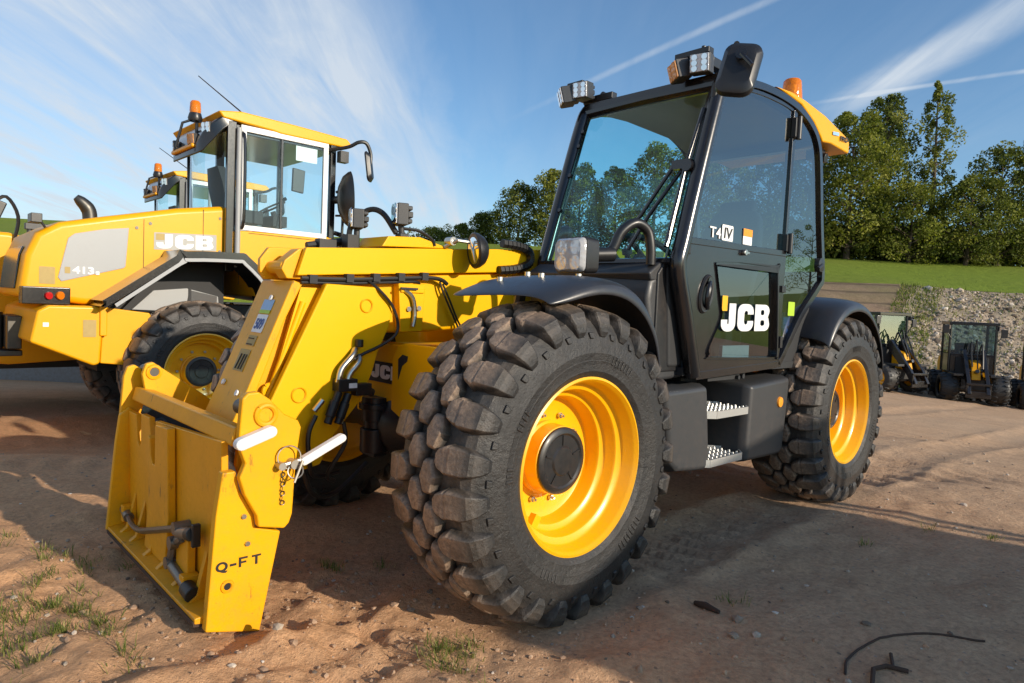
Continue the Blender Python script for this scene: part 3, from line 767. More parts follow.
for y in (YL - .01, YR):
    ap = curve(path([(.385, .90), (.50, 1.22), (.575, 1.43), (.545, 1.56), (.43, 1.93), (.305, 2.31), (.255, 2.40)], y), 5)
    g.tube(ap, .041, 14)
    frame_bar(smooth2([(.26, 2.39), (.08, 2.43), (-.12, 2.462), (-.38, 2.472), (-.62, 2.452), (-.80, 2.395), (-.90, 2.32), (-.955, 2.2), (-1.03, 1.83), (-1.105, 1.50), (-1.06, 1.42), (-.82, 1.23), (-.60, .99), (-.545, .945), (-.46, .93), (.385, .90)], 4), y - .005, .040, .05, g)
    if y > .5: frame_bar([(-.585, 2.45), (-.55, 1.6), (-.545, .95)], y - .012, .035, .04, g)
g.span((.235, YR, 2.385), (.295, YL - .01, 2.43))
g.span((-1.12, YR, 1.44), (-1.07, YL - .02, 1.52)); g.span((-.93, YR, 2.28), (-.87, YL - .02, 2.36))
cab = obj('cab_frame', g, FRM, th, bev=.006)
# roof and headlining, floor, bulkhead under the windscreen
g = G(); g.xz([(.24, 2.425), (.05, 2.458), (-.15, 2.486), (-.40, 2.495), (-.64, 2.472), (-.82, 2.41), (-.92, 2.34), (-.88, 2.32), (-.6, 2.40), (-.1, 2.41), (.22, 2.39)], YR + .02, YL - .03)
roof = obj('cab_roof', g, BLK, cab, bev=.01)
g = G()
g.xz([(-.30, 2.508), (-.50, 2.525), (-.68, 2.522), (-.98, 2.498), (-1.34, 2.438), (-1.40, 2.41), (-1.40, 2.335), (-1.10, 2.345), (-.97, 2.33), (-.93, 2.36), (-.83, 2.42), (-.64, 2.485), (-.45, 2.498)], .14, YL + .005)
rc = obj('roof_cowl', g, YEL2, cab, bev=.012, seg=3)
text('PRO', rc, KTXT, (-1.225, 1.0115, 2.385), (-1, 0, .10), (0, 0, 1), w=.13, h=.034, bold=.025)
plate('decal', rc, LBLU, (-1.10, 1.0105, 2.40), (-1, 0, .12), UP, .10, .022, .3)
g = G(); g.span((-1.20, .86, 2.25), (-1.06, .93, 2.335)); g.span((-1.30, .88, 2.27), (-1.20, .91, 2.33)); g.tube([(-1.12, .90, 2.28), (-1.12, .97, 2.26)], .03, 10)
obj('roof_bracket', g, BLK, cab, bev=.005)
g = G()
g.xz([(.60, .92), (.66, .95), (.66, 1.40), (.61, 1.455), (.56, 1.44), (.50, 1.2), (.40, .92)], YR - .02, YL - .06)
obj('bulkhead', g, BLK, cab, bev=.01)
g = G()
g.xz([(.70, 1.36), (.72, 1.40), (.60, 1.47), (.46, 1.46), (.42, 1.36)], YR, .93)
obj('scuttle', g, GRY, cab, bev=.012)
g = G(); g.span((-1.0, YR, .90), (.45, YL - .03, .94)); g.xz([(-.95, .94), (-1.07, 1.42), (-.98, 1.46), (-.6, 1.0), (-.55, .94)], YR, YL - .04)
obj('cab_floor', g, DARK, cab)
# glazing
def pane(name, pts, mat, parent, flip=False):
    g = G(); g.face(pts); return obj(name, g, mat, parent, smooth=False)
wl = [(.603, 1.455), (.545, 1.63), (.45, 1.90), (.36, 2.15), (.30, 2.31), (.262, 2.395)]
g = G(); rows = []
for x, z in wl:
    rows.append([(x + .022 * (1 - ((y - .55) / .45) ** 2), y, z) for y in [YR + .0 + k * (YL - .03 - YR) / 8 for k in range(9)]])
V = [[g.b.verts.new(p) for p in r] for r in rows]
for a, b in zip(V[:-1], V[1:]):
    for k in range(8): g.b.faces.new((a[k], a[k + 1], b[k + 1], b[k]))
ws = obj('windscreen', g, WSG, cab)
g = G()
R_ = []
# black border printed round the windscreen
g.tube([(x + .002, YR + .035, z) for x, z in wl], .022, 6, flat=.3); g.tube([(x + .002, YL - .065, z) for x, z in wl], .02, 6, flat=.3)
g.tube([(.285, YR, 2.365), (.305, .55, 2.365), (.285, YL - .03, 2.365)], .03, 6, flat=.5)
g.tube([(.603, YR, 1.46), (.625, .55, 1.46), (.603, YL - .03, 1.46)], .02, 6)
obj('windscreen_surround', g, FRM, ws)
g = G()
for x, z in ((.50, 1.77), (.425, 1.98), (.36, 2.16), (.33, 2.25)): g.tube([(x, YR + .045, z), (x + .02, YR + .045, z + .005)], .012, 8)
obj('glass_clip', g, FRM, ws)
# door: lower panel, upper window, lower window
door_out = [(.44, .915), (.545, 1.275), (.565, 1.44), (.545, 1.555), (-.535, 1.588), (-.53, .955), (-.47, .94)]
lowwin = [(.25, 1.452), (.19, 1.475), (-.40, 1.50), (-.435, 1.47), (-.49, 1.02), (-.475, .985), (-.44, .978), (.24, .993), (.275, 1.01), (.28, 1.05), (.175, 1.20), (.19, 1.27)]
def ring_panel(outer, inner, y0, y1):
    s = [[(p[0], p[1]) for p in outer], [(p[0], p[1]) for p in inner]]
    me = curve_mesh(flat_curve(s, abs(y1 - y0) / 2))
    co = np.empty(len(me.vertices) * 3); me.vertices.foreach_get('co', co); co = co.reshape(-1, 3)
    q = np.stack([co[:, 0], (y0 + y1) / 2 + co[:, 2], co[:, 1]], -1); me.vertices.foreach_set('co', q.ravel()); me.update(); me.materials.clear(); return me
lw = smooth2(lowwin + lowwin[:1], 3)[:-1]
me = ring_panel(door_out, lw, .975, 1.008)
bmx = bmesh.new(); bmx.from_mesh(me); bmesh.ops.recalc_face_normals(bmx, faces=bmx.faces); bmx.to_mesh(me); bmx.free()
door = link('door', me, FRM, th, smooth=False); me.name = 'door'
me = ring_panel(smooth2([(p[0] * 1.0 + (.012 if p[0] > -.1 else -.012), p[1] + (.012 if p[1] > 1.2 else -.012)) for p in lowwin + lowwin[:1]], 3)[:-1], lw, 1.006, 1.016)
link('window_seal', me, BLK, door, smooth=False)
pane('lower_window', [(x, .988, z) for x, z in lw], GLS, door)
upwin = [(.535, 1.585), (.50, 1.70), (.40, 2.01), (.305, 2.28), (.27, 2.335), (.21, 2.375), (.05, 2.415), (-.15, 2.44), (-.40, 2.448), (-.545, 2.44), (-.555, 2.0), (-.535, 1.60)]
pane('upper_window', [(x, .995, z) for x, z in upwin], GLS, door)
g = G()
frame_bar(smooth2([(.50, 1.64), (.41, 1.95), (.315, 2.24), (.27, 2.32), (.20, 2.365), (.05, 2.405), (-.15, 2.43), (-.40, 2.438), (-.545, 2.43)], 3), .985, .022, .03, g)
frame_bar([(-.548, 2.43), (-.535, 1.58)], .992, .020, .03, g)
frame_bar([(.535, 1.567), (-.535, 1.590)], .998, .034, .03, g)
obj('window_frame', g, FRM, door, bev=.003)
g = G()
for x0, z0, z1 in ((-.585, 2.27, 2.385), (-.565, 1.60, 1.70)):
    g.span((x0 - .012, .995, z0), (x0 + .055, 1.025, z1)); g.tube([(x0 + .02, 1.028, z0 - .01), (x0 + .02, 1.028, z1 + .01)], .016, 10)
g.span((-.55, .995, 1.36), (-.50, 1.02, 1.40)); g.span((-.55, .995, 1.03), (-.52, 1.02, 1.10))
g.span((.545, .99, 1.50), (.50, 1.012, 1.57))
obj('hinge', g, BLK, door, bev=.004)
g = G()
R_ = []
for s, dy in ((1.0, .006), (.92, .016), (.72, .014), (.6, .002)):
    R_.append([(.34 + .062 * s * cos(a) - .02 * s * sin(a), 1.005 + dy, 1.315 + .10 * s * sin(a)) for a in [2 * pi * k / 24 for k in range(24)]])
g.loft(R_)
hd_ = obj('handle_recess', g, BLK, door)
g = G(); g.tube(curve([(.335, 1.02, 1.24), (.355, 1.03, 1.29), (.345, 1.03, 1.345), (.325, 1.02, 1.375)], 4), .013, 8); g.tube([(.325, 1.012, 1.38), (.325, 1.026, 1.38)], .02, 12)
obj('handle', g, FRM, hd_)
g = G(); g.tube([(-.02, 1.008, 1.553), (-.02, 1.03, 1.553)], .016, 12); g.span((-.06, 1.018, 1.546), (.0, 1.028, 1.560))
obj('lock', g, STEEL, door, bev=.002)
# decals on the door
logo(door, LTXT, (.155, 1.0, 1.125), (-1, 0, .012), UP, .150, .55)
pl_ = plate('sticker', door, plain('amber_label', (.85, .45, .01), .5), (.150, .9985, 1.235), XB, UP, .055, .08, .05)
text('T4', door, LTXT, (.315, .998, 1.605), XB, UP, w=.11, h=.055, bold=.012)
plate('sticker', door, LTXT, (.195, .998, 1.60), XB, UP, .115, .082, .1)
text('IV', door, KTXT, (.175, 1.0, 1.612), XB, UP, w=.08, h=.056, bold=.012, ital=.1)
plate('sticker', door, LTXT, (-.03, .998, 1.60), XB, UP, .10, .085, .04)
plate('sticker', door, ORG, (-.03, .9995, 1.645), XB, UP, .10, .040, .04)
# rear quarter window
rq = [(-.60, 2.43), (-.79, 2.375), (-.885, 2.30), (-.935, 2.19), (-1.085, 1.50), (-1.045, 1.43), (-.81, 1.24), (-.60, 1.01), (-.565, .965), (-.56, 1.6)]
qw = pane('quarter_window', [(x, .992, z) for x, z in rq], GLS, cab)
plate('sticker', qw, GRN, (-.645, .995, 1.225), XB, UP, .09, .085, .08)
g = G(); g.lathe([(.045, 0), (.045, .03), (.02, .034), (.01, .034)], (-1.04, .99, 1.56), 'y', 20); g.tube([(-1.04, 1.02, 1.56), (-.96, 1.03, 1.53)], .012, 8); g.span((-1.10, .98, 1.53), (-1.03, 1.015, 1.59))
obj('window_latch', g, BLK, qw)
# far side and rear glass
pane('right_window', [(x, YR, z) for x, z in [(.535, 1.50), (.27, 2.335), (.05, 2.415), (-.4, 2.448), (-.79, 2.375), (-.935, 2.19), (-1.085, 1.50)]], LGL, cab)
pane('rear_window', [(-1.085, YR + .03, 1.52), (-1.085, YL - .05, 1.52), (-.92, YL - .05, 2.28), (-.92, YR + .03, 2.28)], LGL, cab)
# interior
g = G()
g.xz([(-.62, 1.25), (-.15, 1.22), (-.10, 1.28), (-.14, 1.33), (-.60, 1.37)], .32, .80)
g.loft([[(x, .55 + .235 * w * c, z) for c in (-1, -.8, .8, 1)] + [(x - .11, .55 + .2 * w * c, z) for c in (1, -1)] for x, z, w in ((-.58, 1.33, .95), (-.63, 1.52, 1.0), (-.68, 1.72, .95), (-.73, 1.84, .8), (-.75, 1.90, .6))])
g.loft([[(x, .55 + .13 * c, z) for c in (-1, 1)] + [(x - .08, .55 + .11 * c, z) for c in (1, -1)] for x, z in ((-.75, 1.88), (-.765, 1.93), (-.77, 1.97))])
g.span((-.55, .36, .94), (-.2, .76, 1.24))
obj('seat', g, SEATM, cab, bev=.03, seg=3)
g = G(); g.tube([(.45, .55, .94), (.36, .55, 1.40), (.26, .55, 1.50)], .05, 10); g.torus((.24, .55, 1.515), .19, .016, (-.55, 0, .83), 32, 8)
for a in (0, 2.1, 4.2): g.tube([(.24, .55, 1.515), (.24 + .16 * cos(a), .55 + .18 * sin(a), 1.515 + .1 * cos(a))], .014, 6)
obj('steering_wheel', g, DARK, cab)
g = G(); g.xz([(.55, .94), (.60, 1.44), (.42, 1.50), (.36, 1.40), (.42, .94)], .13, .95); g.span((-.5, .13, .94), (.1, .30, 1.42)); g.tube([(-.1, .22, 1.4), (-.02, .24, 1.56)], .02, 8); g.tube([(-.02, .24, 1.56), (-.01, .24, 1.60)], .032, 10)
obj('console', g, DARK, cab, bev=.02)
g = G(); g.box((.0, .90, .955), (.35, .12, .03)); g.box((.25, .93, .97), (.14, .09, .05)); obj('floor_cloth', g, REDM, cab, bev=.01)
g = G(); g.box((-.12, .94, 1.005), (.30, .02, .08)); obj('paper', g, LTXT, cab)
g = G(); g.box((-.70, .94, 1.20), (.09, .06, .09)); g.tube([(-.66, .95, 1.17), (-.72, .95, 1.10)], .03, 10); obj('glove', g, BLU, cab, bev=.012)
# wiper
g = G()
g.tube([(.365, .955, 2.24), (.47, .935, 1.93), (.61, .94, 1.53)], .012, 8)
g.tube([(.46, .88, 1.975), (.55, .74, 1.70), (.635, .60, 1.50)], .010, 8); g.tube([(.455, .91, 1.93), (.56, .80, 1.70), (.63, .73, 1.52)], .010, 8)
g.box((.46, .91, 1.95), (.04, .10, .045)); g.tube([(.46, .95, 1.94), (.49, .95, 1.94)], .03, 10)
wi = obj('wiper', g, FRM, cab)
g = G(); g.tube([(.372, .962, 2.21), (.475, .945, 1.91), (.607, .948, 1.555)], .004, 6); obj('wiper_rod', g, STEEL, wi)
# mirror on the roof corner
g = G()
g.tube(curve([(.32, .97, 2.30), (.35, 1.03, 2.40), (.40, 1.09, 2.45), (.47, 1.16, 2.455), (.54, 1.21, 2.44)], 5), .014, 8); g.tube([(.33, .98, 2.22), (.34, 1.0, 2.36)], .02, 8)
ma = obj('mirror_arm', g, BLK, th)
nrm = Vector((.86, .40, .32)).normalized(); c = Vector((.55, 1.235, 2.305))
u = Vector((0, 0, 1)).cross(nrm).normalized(); v = nrm.cross(u)
u, v = u * cos(.17) - v * sin(.17), v * cos(.17) + u * sin(.17)
def shell(W, H, r, off): return [c + nrm * off + u * x + v * y for x, y in rr(-W, -H, W, H, r, 5)]
g = G(); g.loft([shell(.082, .128, .05, .0), shell(.086, .133, .052, .012), shell(.082, .128, .05, .034), shell(.062, .10, .04, .052)])
ms = obj('mirror_shell', g, BLK, ma)
g = G(); g.loft([shell(.076, .121, .045, -.003), shell(.076, .121, .045, .002)]); obj('mirror_glass', g, MIRR, ms)
g = G(); g.tube([c + nrm * .05 + v * .05, c + nrm * .075 + v * .045], .025, 12); g.tube([c + nrm * .07 + v * .045, c + nrm * .07 + u * .06 - v * .01], .010, 8); obj('mirror_clamp', g, FRM, ms)
# roof work lights on brackets
for y0, ys in ((.93, -1), (.16, 1)):
    b = Vector((.30, y0, 2.44)); g = G()
    if y0 > .5:
        g.tube([(.20, .88, 2.44), (.27, .90, 2.54)], .022, 8); g.box((.31, .845, 2.545), (.05, .20, .03)); g.box((.22, .93, 2.49), (.16, .05, .05)); g.tube([(.31, .9, 2.55), (.31, .9, 2.575)], .012, 8)
    else:
        g.box((.21, .15, 2.475), (.05, .22, .04)); g.tube([(.18, .25, 2.44), (.21, .16, 2.50)], .022, 8); g.box((.31, .075, 2.545), (.10, .12, .02)); g.box((.22, .06, 2.49), (.16, .05, .05))
    obj('lamp_bracket', g, BLK, th, bev=.004)
worklight(th, (.345, .915, 2.47), (1, .25, -.12), (.07, .105, .095), 'roof_work_light', LENS)
worklight(th, (.365, .80, 2.455), (.9, -.55, -.25), (.07, .10, .095), 'roof_work_light', LENSO, tilt=.12)
worklight(th, (.325, .115, 2.50), (1, .22, -.10), (.08, .10, .095), 'roof_work_light', LENS)
worklight(th, (.365, .025, 2.475), (.85, -.6, -.25), (.08, .10, .10), 'roof_work_light', LENS, tilt=.1)
# beacon
g = G(); g.lathe([(.01, 0), (.075, 0), (.075, .035), (.06, .05)], (-.975, .78, 2.585), 'z', 28, True)
g.tube([(-.975, .78, 2.45), (-.975, .78, 2.60)], .03, 10); be = obj('beacon_base', g, BLK, th)
g = G(); g.lathe([(.066, .03), (.066, .06), (.060, .12), (.056, .165), (.045, .178), (.002, .18)], (-.975, .78, 2.585), 'z', 28, True); obj('beacon_lens', g, AMB, be)
g = G(); g.tube([(-.975, .78, 2.61), (-.975, .78, 2.72)], .025, 10); obj('beacon_lamp', g, MIRR, be)
# head lamp on its bent stalk
g = G()
g.tube(curve([(.665, .895, 1.44), (.67, .895, 1.52), (.69, .885, 1.60), (.76, .865, 1.63), (.83, .835, 1.58), (.86, .815, 1.50), (.90, .79, 1.475)], 5), .024, 12)
g.tube([(.86, .82, 1.475), (.97, .765, 1.465)], .034, 14)
st = obj('head_lamp_stalk', g, BLK, th)
d = Vector((1, -.1, 0)).normalized(); u = Vector((0, 0, 1)).cross(d).normalized(); v = d.cross(u); c = Vector((1.02, .735, 1.457))
def hs(W, H, off): return [c + d * off + u * x + v * y for x, y in rr(-W, -H, W, H, .025, 4)]
g = G(); g.loft([hs(.06, .05, -.075), hs(.098, .078, -.045), hs(.103, .083, .035)]); hl = obj('head_lamp', g, BLK, th, bev=.003)
g = G(); g.loft([hs(.098, .078, .032), hs(.097, .077, .045), hs(.085, .066, .062)]); ll = obj('lamp_lens', g, lens('head_lamp_lens', (.95, .95, .97), .55), hl)
g = G()
for a, b in ((-.045, .035), (.045, .035), (-.045, -.035), (.045, -.035)): g.tube([c + d * .036 + u * a + v * b, c + d * .05 + u * a + v * b], [.012, .034], 16)
obj('reflector', g, MIRR, ll)
g = G(); g.loft([hs(.094, .074, .0365), hs(.094, .074, .038)]); obj('lamp_bowl', g, SILV, hl)
# body panel between mudguard and door
g = G()
pan = [(.36, .885), (.60, .872), (.685, 1.10), (.72, 1.275), (.70, 1.36), (.62, 1.425), (.55, 1.405), (.50, 1.22)]
R_ = [[(x, y, z) for x, z in [(px + (.0 if y > .9 else .03), pz) for px, pz in pan]] for y in (.55, .93)]
g.loft(R_)
obj('side_panel', g, GRY, th, bev=.025, seg=3)
g = G(); g.xz([(.95, .62), (.98, 1.05), (.66, 1.25), (.55, .9), (.5, .62)], .20, .60); obj('inner_wing', g, DARK, th)
# tank and battery box, steps
def taper_box(pts, y0, y1, ins):
    cx = sum(p[0] for p in pts) / len(pts); cz = sum(p[1] for p in pts) / len(pts); g = G()
    g.loft([[(x, y0, z) for x, z in pts], [(x, y1 - .05, z) for x, z in pts], [(cx + (x - cx) * (1 - ins), y1, cz + (z - cz) * (1 - ins * .7)) for x, z in pts]]); return g
tb = obj('fuel_tank', taper_box([(.655, .845), (.235, .852), (.225, .80), (.165, .42), (.20, .385), (.50, .415), (.57, .47)], .62, 1.0, .10), GRY, th, bev=.02, seg=3)
bb = obj('battery_box', taper_box([(-.215, .828), (-.745, .855), (-.735, .70), (-.70, .40), (-.66, .365), (-.20, .372)], .55, 1.0, .09), GRY, th, bev=.02, seg=3)
g = G(); g.lathe([(.001, .02), (.030, .018), (.036, 0)], (-.60, .992, .70), 'y', 22); obj('side_reflector', g, ORG, bb)
g = G(); g.span((-.215, .60, .40), (.2, .66, .90)); g.span((-.2, .62, .86), (.2, .97, .90)); g.tube([(.03, .70, .86), (.03, .70, .36)], .012, 8); g.tube([(-.10, .97, .87), (-.10, .99, .87)], .012, 8); g.tube([(-.15, .97, .875), (-.15, .99, .875)], .014, 8)
g.span((.02, .66, .40), (.06, .72, .86))
obj('step_well', g, DARK, th)
for z, dx in ((.700, 0), (.445, .04)):
    g = G()
    pts = [(.205 + dx, .70), (.215 + dx, .97), (.16 + dx, 1.01), (-.18 + dx, 1.01), (-.255 + dx, .95), (-.255 + dx, .86), (-.12 + dx, .70)]
    g.xy(pts, z - .035, z - .028)
    n = len(pts)
    for i in range(n):
        a, b = Vector((*pts[i], 0)), Vector((*pts[(i + 1) % n], 0)); d_ = (b - a).normalized(); q = Vector((-d_.y, d_.x, 0)) * .004
        g.loft([[(p.x, p.y, zz) for p in (a - q, b - q, b + q, a + q)] for zz in (z - .036, z + .004)])
    for iy in range(6):
        y = .74 + iy * .047
        g.span((-.21 + dx, y - .012, z - .028), (.19 + dx, y + .010, z - .012))
        for ix in range(9):
            g.tube([(.17 + dx - ix * .045, y, z - .013), (.17 + dx - ix * .045, y, z + .004)], [.010, .006], 7)
    obj('step', g, ALU, th)
# ================================================================== WHEEL LOADER (x forward, y left), origin on the ground under the rear axle
LD_YAW = radians(46.3); LD_ROT = atan2(cos(LD_YAW), sin(LD_YAW))
ld = empty('wheel_loader', (-4.133, 8.118, -.43), LD_ROT)
tag(ld, 'big yellow wheel loader with silver bonnet panel and white framed cab window, nearest loader', 'wheel loader', 'wheel loaders parked in a row')
LK = WheelKit(1.225, RUB2, YELD, BLK, lugs=20, hexes=True, w=1.0, rsd=8, lugw=1.35, lugh=.9, name='wheel')
for x, y, sp in ((0, -.92, .2), (0, .92, .5), (2.9, -.92, .7), (2.9, .92, .1)): LK.add(ld, (x, y, .765), y > 0, sp)
XF = (1, 0, 0)
g = G()
hp_ = [(.40, 2.66), (-.20, 2.56), (-.95, 2.385), (-1.36, 2.285), (-1.57, 2.16), (-1.66, 1.94), (-1.72, 1.52), (-1.10, 1.46), (-.75, 1.52), (-.30, 1.98), (.0, 2.05), (.40, 2.05)]
R_ = []
for y, k in ((-.60, 0), (-.72, 1), (.72, 1), (.60, 0)):
    R_.append([(x, y, z - (0 if k else 0) + (-.10 * (1 - k) * 0)) for x, z in hp_])
g.loft([[(x, y, z) for x, z in hp_] for y in (-.72, .72)])
hood = obj('bonnet', g, YEL2, ld, bev=.07, seg=4)
g = G(); g.xz([(-.70, 2.29), (-.73, 1.88), (-.75, 1.86), (-1.34, 1.69), (-1.37, 1.73), (-1.28, 2.13), (-1.22, 2.18), (-.95, 2.25)], -.728, -.718); obj('side_grille', g, SILV, hood, bev=.012, seg=3)
text('413', hood, LTXT, (-1.24, -.731, 1.775), XF, (0, 0, 1), w=.20, h=.075, bold=.03); text('s', hood, LTXT, (-1.025, -.731, 1.775), XF, UP, w=.04, h=.035, bold=.03); plate('decal', hood, TAN, (-1.31, -.730, 1.775), XF, UP, .05, .065, .1)
plate('decal_panel', hood, plain('grey_decal', (.38, .37, .34), .5), (-.44, -.7225, 2.085), (1, 0, .05), (0, 0, 1), .70, .185, .03)
plate('decal', hood, TAN, (-.42, -.7245, 2.19), (1, 0, .05), UP, .09, .07, .05)
logo(hood, LTXT, (-.415, -.7245, 2.10), (1, 0, .05), UP, .155, .64)
plate('sticker', hood, TAN, (-1.535, -.7225, 1.66), XF, UP, .14, .17, .05)
g = G(); g.xz([(-1.625, 2.02), (-1.66, 1.93), (-1.705, 1.60), (-1.727, 1.60), (-1.682, 1.94), (-1.645, 2.03)], -.50, .50); obj('rear_grille', g, FRM, hood, bev=.01)
g = G(); g.tube(curve([(-.98, -.25, 2.15), (-.98, -.25, 2.40), (-1.01, -.25, 2.50), (-1.12, -.25, 2.60)], 5), [.075] * 11 + [.07, .065, .06, .05, .035], 14); obj('exhaust_pipe', g, DSTEEL, ld)
# rear weight and lamps
g = G()
g.xz([(-1.66, 1.10), (-1.60, 1.40), (-1.50, 1.455), (-1.03, 1.455), (-1.02, 1.20), (-1.04, .88), (-1.10, .86)], -1.03, 1.03)
rw = obj('rear_weight', g, YEL2, ld, bev=.025, seg=3)
g = G(); g.xz([(-1.0, 1.45), (-.55, 1.40), (-.45, 1.2), (-.75, .85), (-1.03, .88)], -.98, -.90); g.span((-1.05, -1.05, 1.16), (-.98, -.95, 1.50)); g.xz([(-1.0, 1.40), (-.62, 1.38), (-.8, .9), (-1.03, .9)], .9, .98); obj('side_skirt', g, YEL2, ld, bev=.012)
g = G(); g.span((-1.70, -.86, 1.46), (-1.28, -.66, 1.63)); obj('lamp_recess', g, FRM, ld, bev=.01)
g = G(); g.tube([(-1.48, -.86, 1.545), (-1.47, -.885, 1.545)], .036, 16); obj('tail_lamp', g, RED, ld)
g = G(); g.tube([(-1.38, -.86, 1.55), (-1.37, -.885, 1.55)], .040, 16); obj('tail_lamp', g, AMB, ld)
plate('sticker', rw, TAN, (-1.20, -1.033, 1.15), XF, UP, .12, .17, .04)
plate('sticker', rw, LTXT, (-1.55, -1.033, 1.25), XF, UP, .05, .04, .04)
g = G(); g.span((-1.75, -.30, .98), (-1.62, .30, 1.32)); g.cyl((-1.80, 0, .95), (-1.80, 0, 1.35), .05, 14); g.span((-1.9, -.2, .9), (-1.6, .2, .96)); obj('tow_hitch', g, DSTEEL, ld, bev=.01)
# chassis
g = G(); g.span((-.95, -.50, .75), (1.4, .50, 1.5)); g.span((1.5, -.45, .6), (3.3, .45, 1.5))
g.tube([(0, -.9, .765), (0, -.4, .765), (0, 0, .765), (0, .4, .765), (0, .9, .765)], [.2, .18, .30, .18, .2], 14); g.tube([(2.9, -.9, .765), (2.9, 0, .765), (2.9, .9, .765)], [.2, .28, .2], 14)
obj('chassis', g, DARK, ld)
g = G(); g.xz([(-.65, 1.42), (-.42, 1.64), (-.05, 1.68), (.32, 1.60), (.34, 1.40)], -.66, -.60); obj('engine_side_panel', g, SILV, ld, bev=.01)
g = G(); g.xz([(-.75, 1.40), (-.25, 1.95), (.40, 1.98), (.40, 1.40)], -.62, .62); obj('engine_bay', g, DARK, ld)
# mudguard with pale trim line
arch = [(-1.06, 1.49), (-.99, 1.53), (-.34, 1.98), (-.24, 2.03), (.32, 2.055), (.42, 2.03), (.68, 1.80), (.80, 1.55)]
g = G(); frame_bar(smooth2(arch, 3), -.96, .075, .56, g); frame_bar(smooth2(arch, 3), .96, .075, .56, g); fd_ = obj('mudguard', g, FRM, ld, bev=.012)
g = G(); frame_bar(smooth2([(x * .96 - .0, z - .055) for x, z in arch[1:]], 3), -1.235, .035, .02, g); obj('mudguard_trim', g, SILV, fd_)
# cab
g = G()
g.xz([(.40, 2.05), (.40, 2.38), (1.78, 2.42), (1.80, 1.90), (1.35, 1.55), (.72, 1.62), (.62, 1.9)], -.80, .80)
obj('cab_base', g, YEL2, ld, bev=.02)
g = G()
for y in (-.77, .77):
    xp = .34 if y < 0 else .80
    g.span((xp, y - .03, 1.9), (xp + .11, y + .03, 3.62)); g.span((1.72, y - .03, 2.4), (1.80, y + .03, 3.6)); g.tube([(.30, .32, 2.45), (.28, .32, 3.5)], .03, 8)
g.span((.34, -.77, 3.5), (1.8, .77, 3.6)); g.span((.42, -.74, 2.38), (.46, .35, 2.5))
lc = obj('cab_frame', g, FRM, ld, bev=.008)
g = G()
g.xz([(.22, 3.70), (.50, 3.745), (1.2, 3.73), (1.95, 3.70), (2.02, 3.64), (1.96, 3.585), (1.0, 3.585), (.9, 3.60), (.28, 3.63)], -.82, .82); g.span((.02, -.52, 3.30), (.07, .22, 3.35))
obj('cab_roof', g, YEL2, lc, bev=.02, seg=3)
g = G()
g.loft([[(x, y0, z), (x, y1, z), (x, y1, z - d_), (x, y0, z - d_)] for x, z, d_, y0, y1 in ((.42, 3.70, .10, -.80, .60), (.28, 3.66, .17, -.80, .46), (.18, 3.58, .22, -.76, .36), (.10, 3.46, .22, -.66, .30), (.06, 3.34, .12, -.58, .26))])
vz = obj('roof_visor', g, FRM, lc, bev=.02)
worklight(vz, (.16, -.66, 3.52), (-1, -.35, -.1), (.07, .14, .12), 'work_light', LENS)
worklight(vz, (.06, -.46, 3.40), (-1, -.25, -.1), (.07, .14, .12), 'work_light', LENSO)
worklight(vz, (.06, .14, 3.40), (-1, .25, -.1), (.07, .14, .12), 'work_light', LENS)
# curved rear glass
g = G(); rows = [[(x, y, z) for x, y in [(v.x, v.y) for v in curve([(.38, -.74, 0), (.27, -.58, 0), (.22, -.30, 0), (.22, .05, 0), (.30, .32, 0), (.50, .56, 0), (.82, .76, 0)], 3)][:17]] for z in (2.48, 3.50)]
V = [[g.b.verts.new(p) for p in r] for r in rows]
for k in range(16): g.b.faces.new((V[0][k], V[0][k + 1], V[1][k + 1], V[1][k]))
obj('rear_glass', g, LGL, lc)
g = G(); g.span((.22, -.62, 2.36), (.46, .30, 2.48)); obj('rear_ledge', g, BLK, lc)
for ys in (-1, 1):
    g = G(); y = .79 * ys
    if ys > 0: continue
    g.span((.50, y - .02, 2.39), (1.68, y + .02, 2.45)); g.span((.50, y - .02, 3.53), (1.68, y + .02, 3.60)); g.span((.50, y - .02, 2.45), (.57, y + .02, 3.53)); g.span((1.61, y - .02, 2.45), (1.68, y + .02, 3.53))
    wf = obj('side_window', g, WHT, lc, bev=.006)
    g = G(); g.span((1.02, y - .012, 2.45), (1.045, y + .012, 3.53)); obj('mullion', g, FRM, wf)
    pane('pane', [(.57, y, 2.45), (1.61, y, 2.45), (1.61, y, 3.53), (.57, y, 3.53)], LGL, wf)
g = G(); g.span((.93, .75, 2.39), (1.72, .79, 2.45)); g.span((.93, .75, 3.53), (1.72, .79, 3.60)); obj('window_rail', g, FRM, lc)
pane('far_window', [(.91, .77, 2.45), (1.72, .77, 2.45), (1.72, .77, 3.53), (.91, .77, 3.53)], LGL, lc)
pane('front_glass', [(1.78, -.74, 2.44), (1.78, .74, 2.44), (1.80, .74, 3.56), (1.80, -.74, 3.56)], LGL, lc)
g = G()
g.box((.80, 0, 2.62), (.5, .5, .16)); g.loft([[(x, .25 * w, z), (x, -.25 * w, z), (x + .1, -.25 * w, z), (x + .1, .25 * w, z)] for x, z, w in ((.58, 2.66, 1), (.50, 3.0, 1), (.46, 3.2, .7))])
g.tube([(1.45, .0, 2.4), (1.30, 0, 2.75)], .04, 8); g.torus((1.28, 0, 2.80), .19, .015, (-.5, 0, .86), 24, 6); g.tube([(1.15, -.45, 2.45), (1.22, -.45, 2.85), (1.27, -.45, 2.88)], .025, 8); g.box((1.28, -.1, 2.60), (.2, .35, .14))
obj('seat', g, SEATM, lc, bev=.02)
